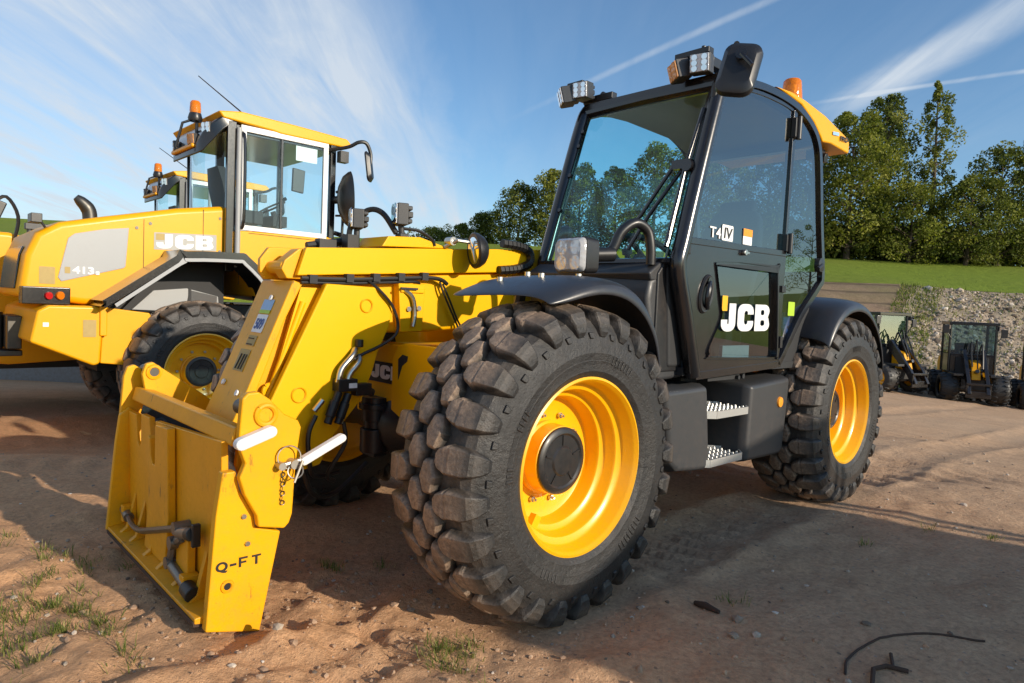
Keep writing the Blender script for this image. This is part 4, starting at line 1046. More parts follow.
g = G(); g.loft([[(1.30 + .09 * sx, -.70, 3.08 + .15 * sz) for sx, sz in ((-1, -.9), (.8, -1), (1, .9), (-.9, 1))], [(1.30 + .09 * sx, -.74, 3.08 + .15 * sz) for sx, sz in ((-1, -.9), (.8, -1), (1, .9), (-.9, 1))]]); obj('inside_mirror', g, GRY, lc, bev=.01)
plate('sun_blind', lc, LTXT, (1.24, -.76, 3.32), XF, UP, .30, .19, .05)
g = G()
for x0 in (.66, .74): g.tube(curve([(x0, .6, 2.45), (x0, .6, 3.0), (x0 + .05, .6, 3.05), (x0 + .2, .6, 3.07)], 3), .018, 8)
g.tube([(.47, -.83, 1.95), (.47, -.83, 3.55)], .032, 10); obj('grab_rail', g, SILV, lc)
g = G(); g.tube(curve([(.49, -.80, 3.45), (.515, -.88, 3.42), (.52, -.88, 2.5), (.49, -.80, 2.42)], 5), .020, 8); g.tube(curve([(1.80, -.82, 3.0), (1.85, -.9, 2.97), (1.85, -.9, 2.35), (1.80, -.82, 2.3)], 5), .018, 8); g.tube([(1.80, -.82, 2.7), (1.86, -.9, 2.7)], .014, 6); g.tube([(1.8, -.8, 2.48), (2.1, -.85, 2.42)], .03, 8)
obj('hand_rail', g, FRM, lc)
# roof mirror, round front mirror, beacon, aerial
g = G(); g.tube(curve([(1.70, -.80, 3.52), (1.86, -1.0, 3.56), (1.95, -1.1, 3.62), (2.05, -1.13, 3.62), (2.12, -1.13, 3.50), (2.12, -1.13, 3.36)], 5), .024, 8); g.box((1.84, -.9, 3.44), (.12, .10, .14))
mo = obj('mirror_arm', g, BLK, ld)
c = Vector((2.08, -1.12, 3.33)); nrm = Vector((.62, -.62, .12)).normalized(); u = Vector((0, 0, 1)).cross(nrm).normalized(); v = nrm.cross(u)
g = G(); g.loft([shell(.105, .185, .06, .0), shell(.11, .19, .06, .02), shell(.08, .15, .05, .06)]); obj('mirror_shell', g, BLK, mo)
g = G(); g.loft([shell(.098, .178, .055, -.004), shell(.098, .178, .055, .001)]); obj('mirror_glass', g, MIRR, mo)
g = G(); ax = Vector((.93, -.36, .05)).normalized(); c = Vector((1.86, -.98, 2.90)); u = Vector((0, 0, 1)).cross(ax).normalized(); v = ax.cross(u); R_ = []
for r, h in ((.02, -.12), (.14, -.10), (.25, -.04), (.30, .03), (.31, .06), (.29, .07)): R_.append([c + ax * h + (u * cos(2 * pi * k / 32) * .8 + v * sin(2 * pi * k / 32) * 1.16) * r for k in range(32)])
g.loft(R_); g.tube([(1.80, -.80, 2.90), (1.80, -.95, 2.90)], .05, 10)
obj('round_mirror', g, BLK, ld)
g = G(); g.tube([(-.10, -.34, 3.30), (-.04, -.38, 3.58), (.06, -.40, 3.63)], .016, 8); g.tube([(.12, -.40, 3.4), (.12, -.40, 3.63)], .02, 8); g.lathe([(.075, 0), (.085, .03), (.068, .09)], (.10, -.40, 3.62), 'z', 24, True); lb = obj('beacon_base', g, BLK, ld)
g = G(); g.lathe([(.062, 0), (.066, .03), (.060, .12), (.046, .14), (.002, .145)], (.10, -.40, 3.71), 'z', 24, True); obj('beacon_lens', g, AMB, lb)
g = G(); g.tube([(.62, -.62, 3.74), (.55, -.62, 3.80), (.05, -.62, 4.08)], [.02, .008, .005], 6); obj('aerial', g, FRM, ld)
g = G(); g.tube([(-1.40, -.6, 2.12), (-1.52, -.62, 2.30)], .014, 6); g.box((-1.56, -.64, 2.30), (.10, .20, .09)); obj('rear_mirror', g, BLK, ld, bev=.01)
g = G(); g.span((-.55, -.7245, 1.75), (-.545, -.715, 2.40)); g.span((.10, -.7245, 2.06), (.105, -.715, 2.58)); obj('panel_seam', g, DARK, hood)
g = G()
for x, z in ((-.62, 2.30), (-.62, 1.80), (.30, 2.50), (.30, 2.12), (-.48, 2.36)): g.tube([(x, -.715, z), (x, -.7275, z)], .018, 8)
obj('bolt', g, DSTEEL, hood)
g = G(); g.xz([(-.05, 1.52), (.30, 1.50), (.30, 1.60), (-.02, 1.66)], -.668, -.66); g.tube([(-.02, -.67, 1.45), (-.02, -.67, 1.68)], .015, 6); obj('panel_rib', g, GRY, ld)
plate('sticker', lc, LTXT, (1.50, -.815, 2.0), XF, UP, .12, .09, .05); plate('sticker', lc, TAN, (.85, -.815, 1.80), XF, UP, .10, .12, .05)
g = G(); g.span((.50, -.808, 1.75), (.505, -.80, 2.36)); g.span((.62, -.808, 2.36), (1.72, -.80, 2.364)); obj('panel_seam', g, DARK, lc)
# front arms and bucket (mostly hidden)
g = G()
for y in (-.45, .45): g.xz([(2.3, 1.75), (2.5, 1.78), (3.9, .95), (4.2, .45), (4.0, .35), (3.6, .75), (2.3, 1.45)], y - .06, y + .06)
g.tube([(3.3, -.45, 1.05), (3.3, .45, 1.05)], .12, 12); obj('loader_arm', g, YEL2, ld, bev=.02)
g = G(); R_ = [(4.0, .75), (4.15, .20), (4.4, .06), (5.1, .05), (5.1, .09), (4.42, .11), (4.22, .24), (4.08, .78), (4.3, 1.05), (4.26, 1.08)]; g.xz(R_, -1.25, 1.25)
g.xz([(4.05, .75), (4.18, .2), (4.4, .07), (5.08, .06), (4.3, 1.05)], -1.26, -1.22); g.xz([(4.05, .75), (4.18, .2), (4.4, .07), (5.08, .06), (4.3, 1.05)], 1.22, 1.26); obj('bucket', g, BLK, ld)
def squash(o):
    for c_ in o.children:
        if not c_.name.startswith('wheel'):
            if c_.data and c_.data.get('done') is None: c_.data.transform(Matrix.Diagonal((.94, 1, 1, 1))); c_.data['done'] = 1
            squash(c_)
squash(ld)
l2 = copy_tree(ld); l2.location = (-4.133 - 2.44, 8.118 + 3.78, -.46)
l2['label'] = 'yellow wheel loader furthest back, only its cab roof and bonnet showing'
SUNH = Vector((.819, -.573, 0)).normalized()

# ================================================================== SMALL LOADERS on the right
def make_mini():
    r = empty('compact_loader', (0, 0, 0))
    K = WheelKit(.60, RUB3, YELD, YELD, lugs=18, hexes=False, w=1.45, seg=40, hubout=.05, rsd=4, name='wheel')
    for x, y in ((.62, .54), (-.62, .54), (.62, -.54), (-.62, -.54)): K.add(r, (x, y, .375), y > 0, x)
    g = G(); g.span((-.9, -.28, .35), (.75, .28, .62)); g.tube([(.62, -.4, .375), (.62, .4, .375)], .1, 10); g.tube([(-.62, -.4, .375), (-.62, .4, .375)], .1, 10); g.span((.3, -.5, .70), (1.0, -.28, .76)); g.span((.3, .28, .70), (1.0, .5, .76)); obj('chassis', g, BLK, r, bev=.01)
    g = G(); g.xz([(-1.2, .45), (-1.25, .95), (-1.1, 1.12), (-.55, 1.15), (-.4, .7), (-.4, .45)], -.46, .46); obj('engine_cover', g, YEL2, r, bev=.05, seg=3)
    g = G(); g.span((-.5, -.46, .60), (.35, .46, .70)); g.xz([(.30, .6), (.42, .7), (.40, 1.15), (.28, 1.18)], -.36, .36); g.span((-.45, -.24, .7), (-.02, .24, .98)); g.xz([(-.47, .98), (-.36, .98), (-.42, 1.50), (-.52, 1.48)], -.22, .22); g.tube([(.30, 0, 1.1), (.18, 0, 1.28)], .03, 8); g.torus((.16, 0, 1.3), .15, .015, (-.6, 0, .8), 20, 6); obj('operator_platform', g, DARK, r, bev=.015)
    g = G()
    for y in (-.50, .50):
        g.tube([(.36, y, .75), (.33, y, 1.99)], .035, 8); g.tube([(-.50, y, .75), (-.50, y, 1.99)], .035, 8)
        worklight(r, (.38, y * 1.15, 1.92), (1, .15 * (1 if y > 0 else -1), -.1), (.08, .12, .10), 'work_light', LENS)
    g.span((-.56, -.55, 1.98), (.42, .55, 2.06)); g.span((.30, -.52, 1.20), (.36, .52, 1.24))
    ca = obj('canopy', g, FRM, r, bev=.012)
    g = G(); g.span((-.52, -.50, .75), (-.48, .50, 1.30)); g.span((-.50, .47, .75), (.34, .50, 1.22)); g.span((-.50, -.50, .75), (.34, -.47, 1.22)); g.span((.33, -.50, .75), (.36, .50, 1.20)); obj('cab_panel', g, FRM, ca, bev=.01)
    for y in (-.505, .505): pane('side_window', [(-.49, y, 1.24), (.34, y, 1.24), (.33, y, 1.98), (-.49, y, 1.98)], GLS, ca)
    g = G(); g.xz([(.45, .62), (.95, .62), (.80, 1.02), (.45, 1.10)], -.10, .10); obj('front_body', g, YEL2, r, bev=.02)
    pane('windscreen', [(.345, -.47, 1.24), (.345, .47, 1.24), (.325, .47, 1.98), (.325, -.47, 1.98)], GLS, ca)
    pane('rear_window', [(-.50, -.40, 1.24), (-.50, .40, 1.24), (-.50, .40, 1.98), (-.50, -.40, 1.98)], LGL, ca)
    g = G()
    for y in (-.20, .20): g.xz([(.40, 1.32), (.52, 1.36), (1.15, .62), (1.32, .30), (1.20, .26), (1.0, .55), (.40, 1.15)], y - .04, y + .04)
    g.tube([(.55, 0, .7), (1.0, 0, .85)], .05, 10); g.tube([(.8, -.2, .85), (.8, .2, .85)], .05, 10); g.span((1.20, -.27, .20), (1.25, .27, .36)); g.span((1.20, -.27, .50), (1.25, .27, .56)); g.span((1.20, -.27, .3), (1.25, -.22, .55)); g.span((1.20, .22, .3), (1.25, .27, .55)); obj('loader_arm', g, FRM, r, bev=.01)
    g = G(); g.tube(curve([(.52, .12, 1.30), (.62, .14, 1.50), (.78, .14, 1.25), (.95, .12, .9)], 4), .02, 6); g.tube(curve([(.50, -.08, 1.30), (.58, -.08, 1.55), (.74, -.10, 1.3), (.92, -.1, .95)], 4), .02, 6); g.tube(curve([(.45, .02, 1.25), (.60, .03, 1.62), (.70, .03, 1.35), (.9, .02, .9)], 4), .015, 6); obj('hydraulic_hose', g, HOSE, r)
    g = G(); g.box((.28, -.33, .98), (.14, .14, .13)); obj('fluid_tank', g, LTXT, r, bev=.01)
    g = G(); g.tube([(.36, .47, 1.5), (.42, .62, 1.75)], .012, 6); g.box((.43, .64, 1.80), (.04, .14, .2)); g.tube([(.36, -.47, 1.6), (.42, -.60, 1.80)], .012, 6); g.box((.43, -.62, 1.86), (.04, .14, .2)); obj('mirror', g, BLK, r, bev=.01)
    g = G(); g.box((-.3, .47, .95), (.2, .02, .14)); obj('plate', g, LTXT, r)
    return r
MINI = [((11.95, 17.5, -.765), 'compact black loader with glazed canopy facing the camera before the gravel bank'),
        ((9.85, 17.9, -.60), 'compact loader half hidden behind the rear wheel of the telescopic handler'),
        ((13.75, 17.0, -.90), 'compact loader cut off by the right edge, mostly one dark tyre showing')]
mini = make_mini()
for i, (p, lab) in enumerate(MINI):
    o = mini if i == 0 else copy_tree(mini)
    o.location = p; o.rotation_euler = (0, 0, radians((-112, -70, -118)[i]) ); o.scale = (1, 1, 1)
    tag(o, lab, 'compact loader', 'compact loaders parked by the gravel bank')

# ================================================================== yellow machine cut off by the left edge (between the loaders)
def fl(f, l, z=0): return (f * .722 - l * .691, f * .691 + l * .722, z)
fk = empty('forklift_digger', fl(1.0, 11.1, -.47), LD_ROT)
fk.name = 'yard_tractor'
tag(fk, 'yellow tractor with a dark rounded side panel, partly hidden behind the loaders', 'tractor')
g = G(); g.xz([(.95, 2.15), (.2, 2.31), (-1.3, 2.30), (-2.2, 2.2), (-2.3, 1.2), (.8, 1.2), (1.0, 1.4)], -.92, .92); yb = obj('body', g, YEL2, fk, bev=.06, seg=3)
g = G(); g.loft([[(x * .30 - .22, y, 1.72 + z * .36) for x, z in rr(-1, -1, 1, 1, .3)] for y in (-.935, -.915)]); obj('side_panel', g, FRM, yb)
g = G(); g.span((-.2, -.938, 1.50), (.0, -.936, 1.53)); g.span((-.15, -.938, 1.62), (.03, -.936, 1.65)); obj('panel_label', g, LTXT, yb)
g = G(); g.xz([(1.2, 1.05), (1.1, .75), (.2, .70), (-2.5, .95), (-2.5, 1.2), (.8, 1.2)], -.98, -.70); g.xz([(1.2, 1.05), (1.1, .75), (.2, .70), (-2.5, .95), (-2.5, 1.2), (.8, 1.2)], .7, .98); obj('frame_beam', g, YEL2, fk, bev=.02)
g = G(); g.span((-2.3, -.5, .6), (2.9, .5, 1.22)); g.span((1.0, -.7, 1.2), (2.6, .7, 1.9)); obj('chassis', g, DARK, fk)
FKW = WheelKit(.9, RUB2, YELD, BLK, lugs=20, seg=48, rsd=6, name='wheel')
for x, y in ((2.6, -.72), (2.6, .72), (-1.9, -.72), (-1.9, .72)): FKW.add(fk, (x, y, .57), y > 0)
g = G(); g.tube(curve([(.25, -.95, 2.2), (.28, -1.02, 2.5), (.16, -1.05, 2.72), (.02, -1.05, 2.62)], 4), .02, 6); ya = obj('mirror_arm', g, BLK, fk)
g = G(); g.loft([[(-.02 + .16 * sx + k, -1.08, 2.50 + .20 * sz) for sx, sz in ((-1, -.9), (.4, -1), (1, .6), (.2, 1))] + [] for k in (0, .0)] if False else [[(.02 + .15 * sx, y, 2.48 + .2 * sz) for sx, sz in ((-1, -1), (.2, -.8), (1, .8), (.3, 1))] for y in (-1.08, -1.03)]); obj('mirror_shell', g, BLK, ya, bev=.015)
g = G(); g.span((.35, -1.0, 2.36), (.85, -.92, 2.44)); g.tube([(.40, -.96, 2.25), (.40, -.96, 2.38)], .03, 8); obj('grab_bar', g, GRY, fk, bev=.01)
# ================================================================== TERRAIN
def sst(e0, e1, x):
    t = np.clip((x - e0) / (e1 - e0), 0, 1); return t * t * (3 - 2 * t)
def vnoise(x, y, seed=0):
    """smooth value noise on arrays, range -1..1"""
    xi = np.floor(x).astype(np.int64); yi = np.floor(y).astype(np.int64); fx = x - xi; fy = y - yi
    fx = fx * fx * fx * (fx * (fx * 6 - 15) + 10); fy = fy * fy * fy * (fy * (fy * 6 - 15) + 10)
    def h(a, b):
        n = (a * 374761393 + b * 668265263 + seed * 1442695041) & 0xffffffff
        n = ((n ^ (n >> 13)) * 1274126177) & 0xffffffff
        return ((n ^ (n >> 16)) & 0xffff) / 32767.5 - 1
    a, b, c, d = h(xi, yi), h(xi + 1, yi), h(xi, yi + 1), h(xi + 1, yi + 1)
    return (a * (1 - fx) + b * fx) * (1 - fy) + (c * (1 - fx) + d * fx) * fy
def fbm(x, y, oct=4, seed=0, gain=.5):
    s = 0; a = 1; t = 0
    for o in range(oct):
        s = s + a * vnoise(x * 2 ** o + 17.3 * o, y * 2 ** o + 9.1 * o, seed + o); t += a; a *= gain
    return s / t
def yard(X, Y):
    """broad fall of the yard away from the telehandler"""
    sp = np.log1p(np.exp(np.clip((X - 2.8) * 1.2, -30, 30))) / 1.2
    sp = np.where(sp > 12, 12, sp)
    right = -.0835 * sp * sst(3.5, 9.0, Y)
    wl = sst(.2, -2.2, X)
    y0 = 5.1
    left = -.43 * wl * sst(4.45, 6.7, Y) - .09 * wl * np.clip(Y - 9.5, 0, 6)
    return right + left
WHEELS = []
for mx, my in ((1.375, .925), (-1.375, .925), (1.375, -.925), (-1.375, -.925)):
    F_ = (-sin(TH_YAW), -cos(TH_YAW)); L_ = (cos(TH_YAW), -sin(TH_YAW))
    WHEELS.append((TH_LOC[0] + mx * F_[0] + my * L_[0], TH_LOC[1] + mx * F_[1] + my * L_[1]))
def fine(X, Y):
    near = np.exp(-np.maximum(0, np.hypot(X - .3, Y - 3) - 3.0) / 6)
    z = .030 * fbm(X * .7, Y * .7, 3, 3) + .015 * fbm(X * 3, Y * 3, 3, 8) * near + .0075 * fbm(X * 11, Y * 11, 3, 21) * near
    # churned clods in front of the carriage
    lump = np.exp(-(((X + .55) / 1.05) ** 2 + ((Y - 2.35) / .55) ** 2))
    cx_, cy_ = -1.05, 2.37; lump = lump * sst(.18, .42, np.hypot((X - cx_) * 1.0, (Y - cy_) * 1.0)); lump = lump + .35 * np.exp(-(((X + 2.2) / 1.2) ** 2 + ((Y - 2.6) / .7) ** 2))
    r = fbm(X * 4.5 + .6 * Y, Y * 4.5, 4, 31); r2 = 1 - np.abs(fbm(X * 6, Y * 6, 3, 40)) * 2
    z = z + lump * (.055 * r + .030 * r2 * (r2 > 0) - .005 + .020 * fbm(X * 13, Y * 13, 3, 55))
    # wheel ruts running along the telehandler
    F_ = (-sin(TH_YAW), -cos(TH_YAW)); L_ = (cos(TH_YAW), -sin(TH_YAW))
    ml = (X - TH_LOC[0]) * L_[0] + (Y - TH_LOC[1]) * L_[1]; mf = (X - TH_LOC[0]) * F_[0] + (Y - TH_LOC[1]) * F_[1]
    for o in (.93, -.93):
        w = np.exp(-((ml - o) / .20) ** 2) * sst(3.0, 1.6, mf) ; z = z - .022 * w + .010 * w * np.sign(np.sin(mf * 2 * pi / .14 + (ml - o) * 9)) * sst(-6, -1.8, mf)
        z = z + .018 * np.exp(-((np.abs(ml - o) - .29) / .07) ** 2) * (1 + fbm(X * 5, Y * 5, 2, 77))
    # old tyre tracks crossing the yard
    for k, (c, s_, off) in enumerate(((.97, .24, 6.5), (.93, .36, 8.2), (.99, .12, 4.9))):
        q = -s_ * X + c * Y - off; a_ = c * X + s_ * Y
        w = np.exp(-(q / .25) ** 2); z = z - .02 * w + .014 * w * np.sin(a_ * 26 + q * 8)
    z = z + near * .006 * fbm(X * 6.5, Y * 6.5, 3, 111)
    for wx, wy in WHEELS:
        d2 = np.hypot(X - wx, Y - wy); z = np.where(d2 < .9, z * sst(.15, .9, d2) - .006 * (1 - sst(.15, .9, d2)), z); z = z + .022 * np.exp(-((d2 - .55) / .13) ** 2) * np.maximum(0, .5 + fbm(X * 5, Y * 5, 3, 121))
    return z
def axis(segs):
    out = []
    for a, b, n in segs: out += list(np.linspace(a, b, n, endpoint=False))
    return np.array(out + [segs[-1][1]])
def grid_obj(name, xs, ys, fz, mat, smooth=True):
    X, Y = np.meshgrid(xs, ys); Z = fz(X, Y); n, m = X.shape
    co = np.stack([X, Y, Z], -1).reshape(-1, 3).astype(np.float32)
    i = np.arange(n * m).reshape(n, m)
    q = np.stack([i[:-1, :-1], i[:-1, 1:], i[1:, 1:], i[1:, :-1]], -1).reshape(-1, 4)
    return np_mesh(name, co, q, mat, smooth)
def np_mesh(name, co, faces, mat, smooth=False, attr=None):
    me = bpy.data.meshes.new(name); nf, k = faces.shape
    me.vertices.add(len(co)); me.vertices.foreach_set('co', np.ascontiguousarray(co, dtype=np.float32).ravel())
    me.loops.add(nf * k); me.loops.foreach_set('vertex_index', np.ascontiguousarray(faces, dtype=np.int32).ravel())
    me.polygons.add(nf); me.polygons.foreach_set('loop_start', np.arange(0, nf * k, k, dtype=np.int32))
    me.polygons.foreach_set('use_smooth', np.full(nf, smooth))
    if attr is not None:
        a = me.attributes.new('tone', 'FLOAT', 'POINT'); a.data.foreach_set('value', attr.astype(np.float32))
    me.update(calc_edges=True); me.validate()
    o = bpy.data.objects.new(name, me); COL.objects.link(o)
    if mat: me.materials.append(mat)
    return o

# soil material
def soil_mat(name, a, b_, c_, sc=1.0, stones=True, warm=False):
    m, t, b = nt(name)
    n0 = noise_tex(t, .45 * sc, 4, .6); n1 = noise_tex(t, 3.2 * sc, 8, .7); n2 = noise_tex(t, 40 * sc, 6, .75); n3 = noise_tex(t, 170 * sc, 3, .6)
    col = mixc(t, ramp(t, n1.outputs[0], [(.32, (0,) * 3), (.68, (1,) * 3)]).outputs[0], a, b_)
    col = mixc(t, math_(t, 'MULTIPLY', ramp(t, n0.outputs[0], [(.45, (0,) * 3), (.65, (1,) * 3)]).outputs[0], .55), col, c_)
    col = mixc(t, .55, col, mixc(t, ramp(t, n2.outputs[0], [(.3, (.45,) * 3), (.7, (1.35,) * 3)]).outputs[0], (0, 0, 0), (1, 1, 1)), 'MULTIPLY') if False else mixc(t, 1.0, col, ramp(t, n2.outputs[0], [(.28, (.62,) * 3), (.55, (1,) * 3), (.8, (1.22,) * 3)]).outputs[0], 'MULTIPLY')
    if stones:
        v = N(t, 'ShaderNodeTexVoronoi', Scale=26.0 * sc); tc = t.nodes.new('ShaderNodeTexCoord'); t.links.new(tc.outputs['Object'], v.inputs['Vector'])
        sp = N(t, 'ShaderNodeMath', operation='LESS_THAN'); t.links.new(v.outputs['Distance'], sp.inputs[0]); sp.inputs[1].default_value = .17
        sep = t.nodes.new('ShaderNodeSeparateColor'); t.links.new(v.outputs['Color'], sep.inputs[0])
        sel = N(t, 'ShaderNodeMath', operation='GREATER_THAN'); t.links.new(sep.outputs[0], sel.inputs[0]); sel.inputs[1].default_value = .72
        col = mixc(t, math_(t, 'MULTIPLY', math_(t, 'MULTIPLY', sp.outputs[0], sel.outputs[0]), .6), col, mixc(t, sep.outputs[1], (.10, .075, .06), (.34, .30, .27)))
    if warm:      # loose sand is warmer round the machine's nose, greyer on the trafficked yard
        ge = t.nodes.new('ShaderNodeNewGeometry'); sx = t.nodes.new('ShaderNodeSeparateXYZ'); t.links.new(ge.outputs['Position'], sx.inputs[0])
        q = math_(t, 'ADD', math_(t, 'ADD', sx.outputs[0], math_(t, 'MULTIPLY', sx.outputs[1], .8)), math_(t, 'MULTIPLY', n0.outputs[0], 1.5))
        mr = N(t, 'ShaderNodeMapRange', **{'From Min': 1.8, 'From Max': 4.2}); t.links.new(q, mr.inputs[0])
        col = mixc(t, mr.outputs[0], mixc(t, 1.0, col, (1.10, 1.0, .88), 'MULTIPLY'), mixc(t, 1.0, col, (.93, .97, 1.0), 'MULTIPLY'))
    t.links.new(col, b.inputs['Base Color']); b.inputs['Roughness'].default_value = .95; b.inputs['Specular IOR Level'].default_value = .15
    h = math_(t, 'ADD', math_(t, 'MULTIPLY', n2.outputs[0], 1.0), math_(t, 'MULTIPLY', n3.outputs[0], .35)); h = math_(t, 'ADD', h, math_(t, 'MULTIPLY', n1.outputs[0], 1.6))
    bump(t, b, h, .030 / sc, .65)
    return m
SOIL = soil_mat('dry_red_soil', (.66, .42, .255), (.52, .32, .19), (.58, .385, .245), warm=True)
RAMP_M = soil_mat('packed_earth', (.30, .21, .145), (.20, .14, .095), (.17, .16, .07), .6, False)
GRAV = soil_mat('gravel_soil', (.46, .37, .275), (.33, .255, .185), (.24, .21, .11), .8)
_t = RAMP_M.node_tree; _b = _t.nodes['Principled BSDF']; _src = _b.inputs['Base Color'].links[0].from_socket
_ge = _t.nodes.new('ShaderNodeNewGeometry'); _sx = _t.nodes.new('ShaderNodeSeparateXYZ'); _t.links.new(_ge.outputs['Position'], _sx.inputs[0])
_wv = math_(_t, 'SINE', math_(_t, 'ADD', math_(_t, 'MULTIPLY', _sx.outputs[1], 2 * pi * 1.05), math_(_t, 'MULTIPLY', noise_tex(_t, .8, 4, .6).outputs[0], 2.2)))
_t.links.new(mixc(_t, math_(_t, 'MULTIPLY', ramp(_t, _wv, [(.35, (0,) * 3), (.9, (1,) * 3)]).outputs[0], .6), _src, (.085, .06, .042)), _b.inputs['Base Color'])   # furrow shade painted into the colour as dark bands
def grass_mat():
    m, t, b = nt('mown_grass')
    n0 = noise_tex(t, .12, 5, .6); n1 = noise_tex(t, 1.4, 7, .7); tc = t.nodes.new('ShaderNodeTexCoord')
    mp = t.nodes.new('ShaderNodeMapping'); mp.inputs['Scale'].default_value = (3, .5, 3); t.links.new(tc.outputs['Object'], mp.inputs[0]); n2 = noise_tex(t, 3, 5, .7, vec=mp.outputs[0])
    col = mixc(t, n1.outputs[0], (.13, .185, .02), (.24, .30, .04)); col = mixc(t, math_(t, 'MULTIPLY', ramp(t, n0.outputs[0], [(.45, (0,) * 3), (.7, (1,) * 3)]).outputs[0], .5), col, (.21, .23, .045))
    col = mixc(t, math_(t, 'MULTIPLY', n2.outputs[0], .35), col, (.09, .13, .02))
    t.links.new(col, b.inputs['Base Color']); b.inputs['Roughness'].default_value = .9; b.inputs['Specular IOR Level'].default_value = .1; bump(t, b, n1.outputs[0], .25, .6); return m
GRASS = grass_mat()

xs = axis([(-120, -30, 14), (-30, -9, 30), (-9, -3.6, 70), (-3.6, -1.9, 70), (-1.9, 1.1, 150), (1.1, 4.2, 110), (4.2, 9, 90), (9, 24, 80), (24, 120, 40)])
ys = axis([(-80, -6, 14), (-6, 1.2, 40), (1.2, 1.75, 20), (1.75, 3.3, 88), (3.3, 6.2, 110), (6.2, 10, 85), (10, 19.0, 80)])
gr = struct(grid_obj('ground', xs, ys, lambda X, Y: yard(X, Y) + fine(X, Y), SOIL))
# bank between yard and field, field rising to the trees
CREST = 27.0
def crest_z(X): return 2.70 + .10 * np.sin(X * .21) + .05 * np.sin(X * .9)
def bankf(X, Y):
    k = np.clip((Y - 19.0) / (CREST - 19.0), 0, 1); kk = .55 * k + .45 * k * k * (3 - 2 * k)
    base = yard(X, 19.0 + 0 * Y) + fine(X, 19.0 + 0 * Y)
    bump_ = .16 * fbm(X * .8, Y * .8, 4, 61) * np.sin(k * pi) + .05 * fbm(X * 4, Y * 4, 3, 64) * np.sin(k * pi)
    ramp_w = sst(13.1, 12.7, X - (Y - 22.5) * .72) * sst(3, 6, X)
    groove = .20 * (np.abs(np.sin(k * pi * 8)) ** .6 - .7) * ramp_w * np.sin(k * pi)
    return base * (1 - kk) + crest_z(X) * kk + bump_ * (1 - .8 * ramp_w) + groove
def bank_part(name, x0, x1, nx, mat):
    return struct(grid_obj(name, np.linspace(x0, x1, nx), np.linspace(19.0, CREST, 90), bankf, mat))
# attribute free split: three adjoining sheets of the same slope
SK = lambda X, Y: X + (Y - 22.5) * .72
def skew_sheet(name, x0, x1, nx, mat):
    xs_ = np.linspace(x0, x1, nx); ys_ = np.linspace(19.0, CREST, 100); U, Y = np.meshgrid(xs_, ys_); X = U + (Y - 22.5) * .72
    Z = bankf(X, Y); n, m = X.shape; i = np.arange(n * m).reshape(n, m); q = np.stack([i[:-1, :-1], i[:-1, 1:], i[1:, 1:], i[1:, :-1]], -1).reshape(-1, 4)
    return struct(np_mesh(name, np.stack([X, Y, Z], -1).reshape(-1, 3), q, mat, True))
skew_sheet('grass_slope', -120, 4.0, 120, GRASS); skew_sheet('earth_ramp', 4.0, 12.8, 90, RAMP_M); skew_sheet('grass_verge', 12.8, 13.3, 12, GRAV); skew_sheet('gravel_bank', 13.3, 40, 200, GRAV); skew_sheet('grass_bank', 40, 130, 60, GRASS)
def field(X, Y):
    k = np.clip((Y - CREST) / 15, 0, 1)
    return crest_z(X) * (1 - k) + (5.0 + .008 * (Y - 42)) * k + .08 * fbm(X * .3, Y * .3, 3, 90) * np.minimum(1, (Y - CREST)) + np.where(X < -8, sst(-8, -40, X) * np.clip((Y - 30) * .03, 0, 1.2), 0)
struct(grid_obj('grass_field', axis([(-300, -130, 8), (-130, 130, 130), (130, 320, 10)]), axis([(27, 30, 12), (30, 60, 50), (60, 400, 25)]), field, GRASS))

# ================================================================== stones, clods, grass tufts (nobody could count them)
ico = bmesh.new(); bmesh.ops.create_icosphere(ico, subdivisions=1, radius=1); ICO_V = np.array([v.co[:] for v in ico.verts]); ICO_F = np.array([[v.index for v in f.verts] for f in ico.faces]); ico.free()
def rocks(name, pts, sizes, mat, flat=.65, sink=.3):
    n = len(pts); nv = len(ICO_V)
    jit = 1 + RNG.uniform(-.28, .28, (n, nv, 1)); sc = np.stack([sizes * RNG.uniform(.7, 1.3, n), sizes * RNG.uniform(.7, 1.3, n), sizes * RNG.uniform(flat * .7, flat * 1.3, n)], -1)[:, None, :]
    V = ICO_V[None] * jit * sc; a = RNG.uniform(0, 2 * pi, n); c, s = np.cos(a)[:, None], np.sin(a)[:, None]
    V = np.stack([V[..., 0] * c - V[..., 1] * s, V[..., 0] * s + V[..., 1] * c, V[..., 2]], -1)
    V = V + np.asarray(pts)[:, None, :]; V[..., 2] += (sizes * flat * (1 - sink))[:, None] * .5
    F = ICO_F[None] + (np.arange(n) * nv)[:, None, None]
    tone = np.repeat(RNG.uniform(0, 1, n), nv)
    o = np_mesh(name, V.reshape(-1, 3), F.reshape(-1, 3), mat, False, tone); o['kind'] = 'stuff'; return o
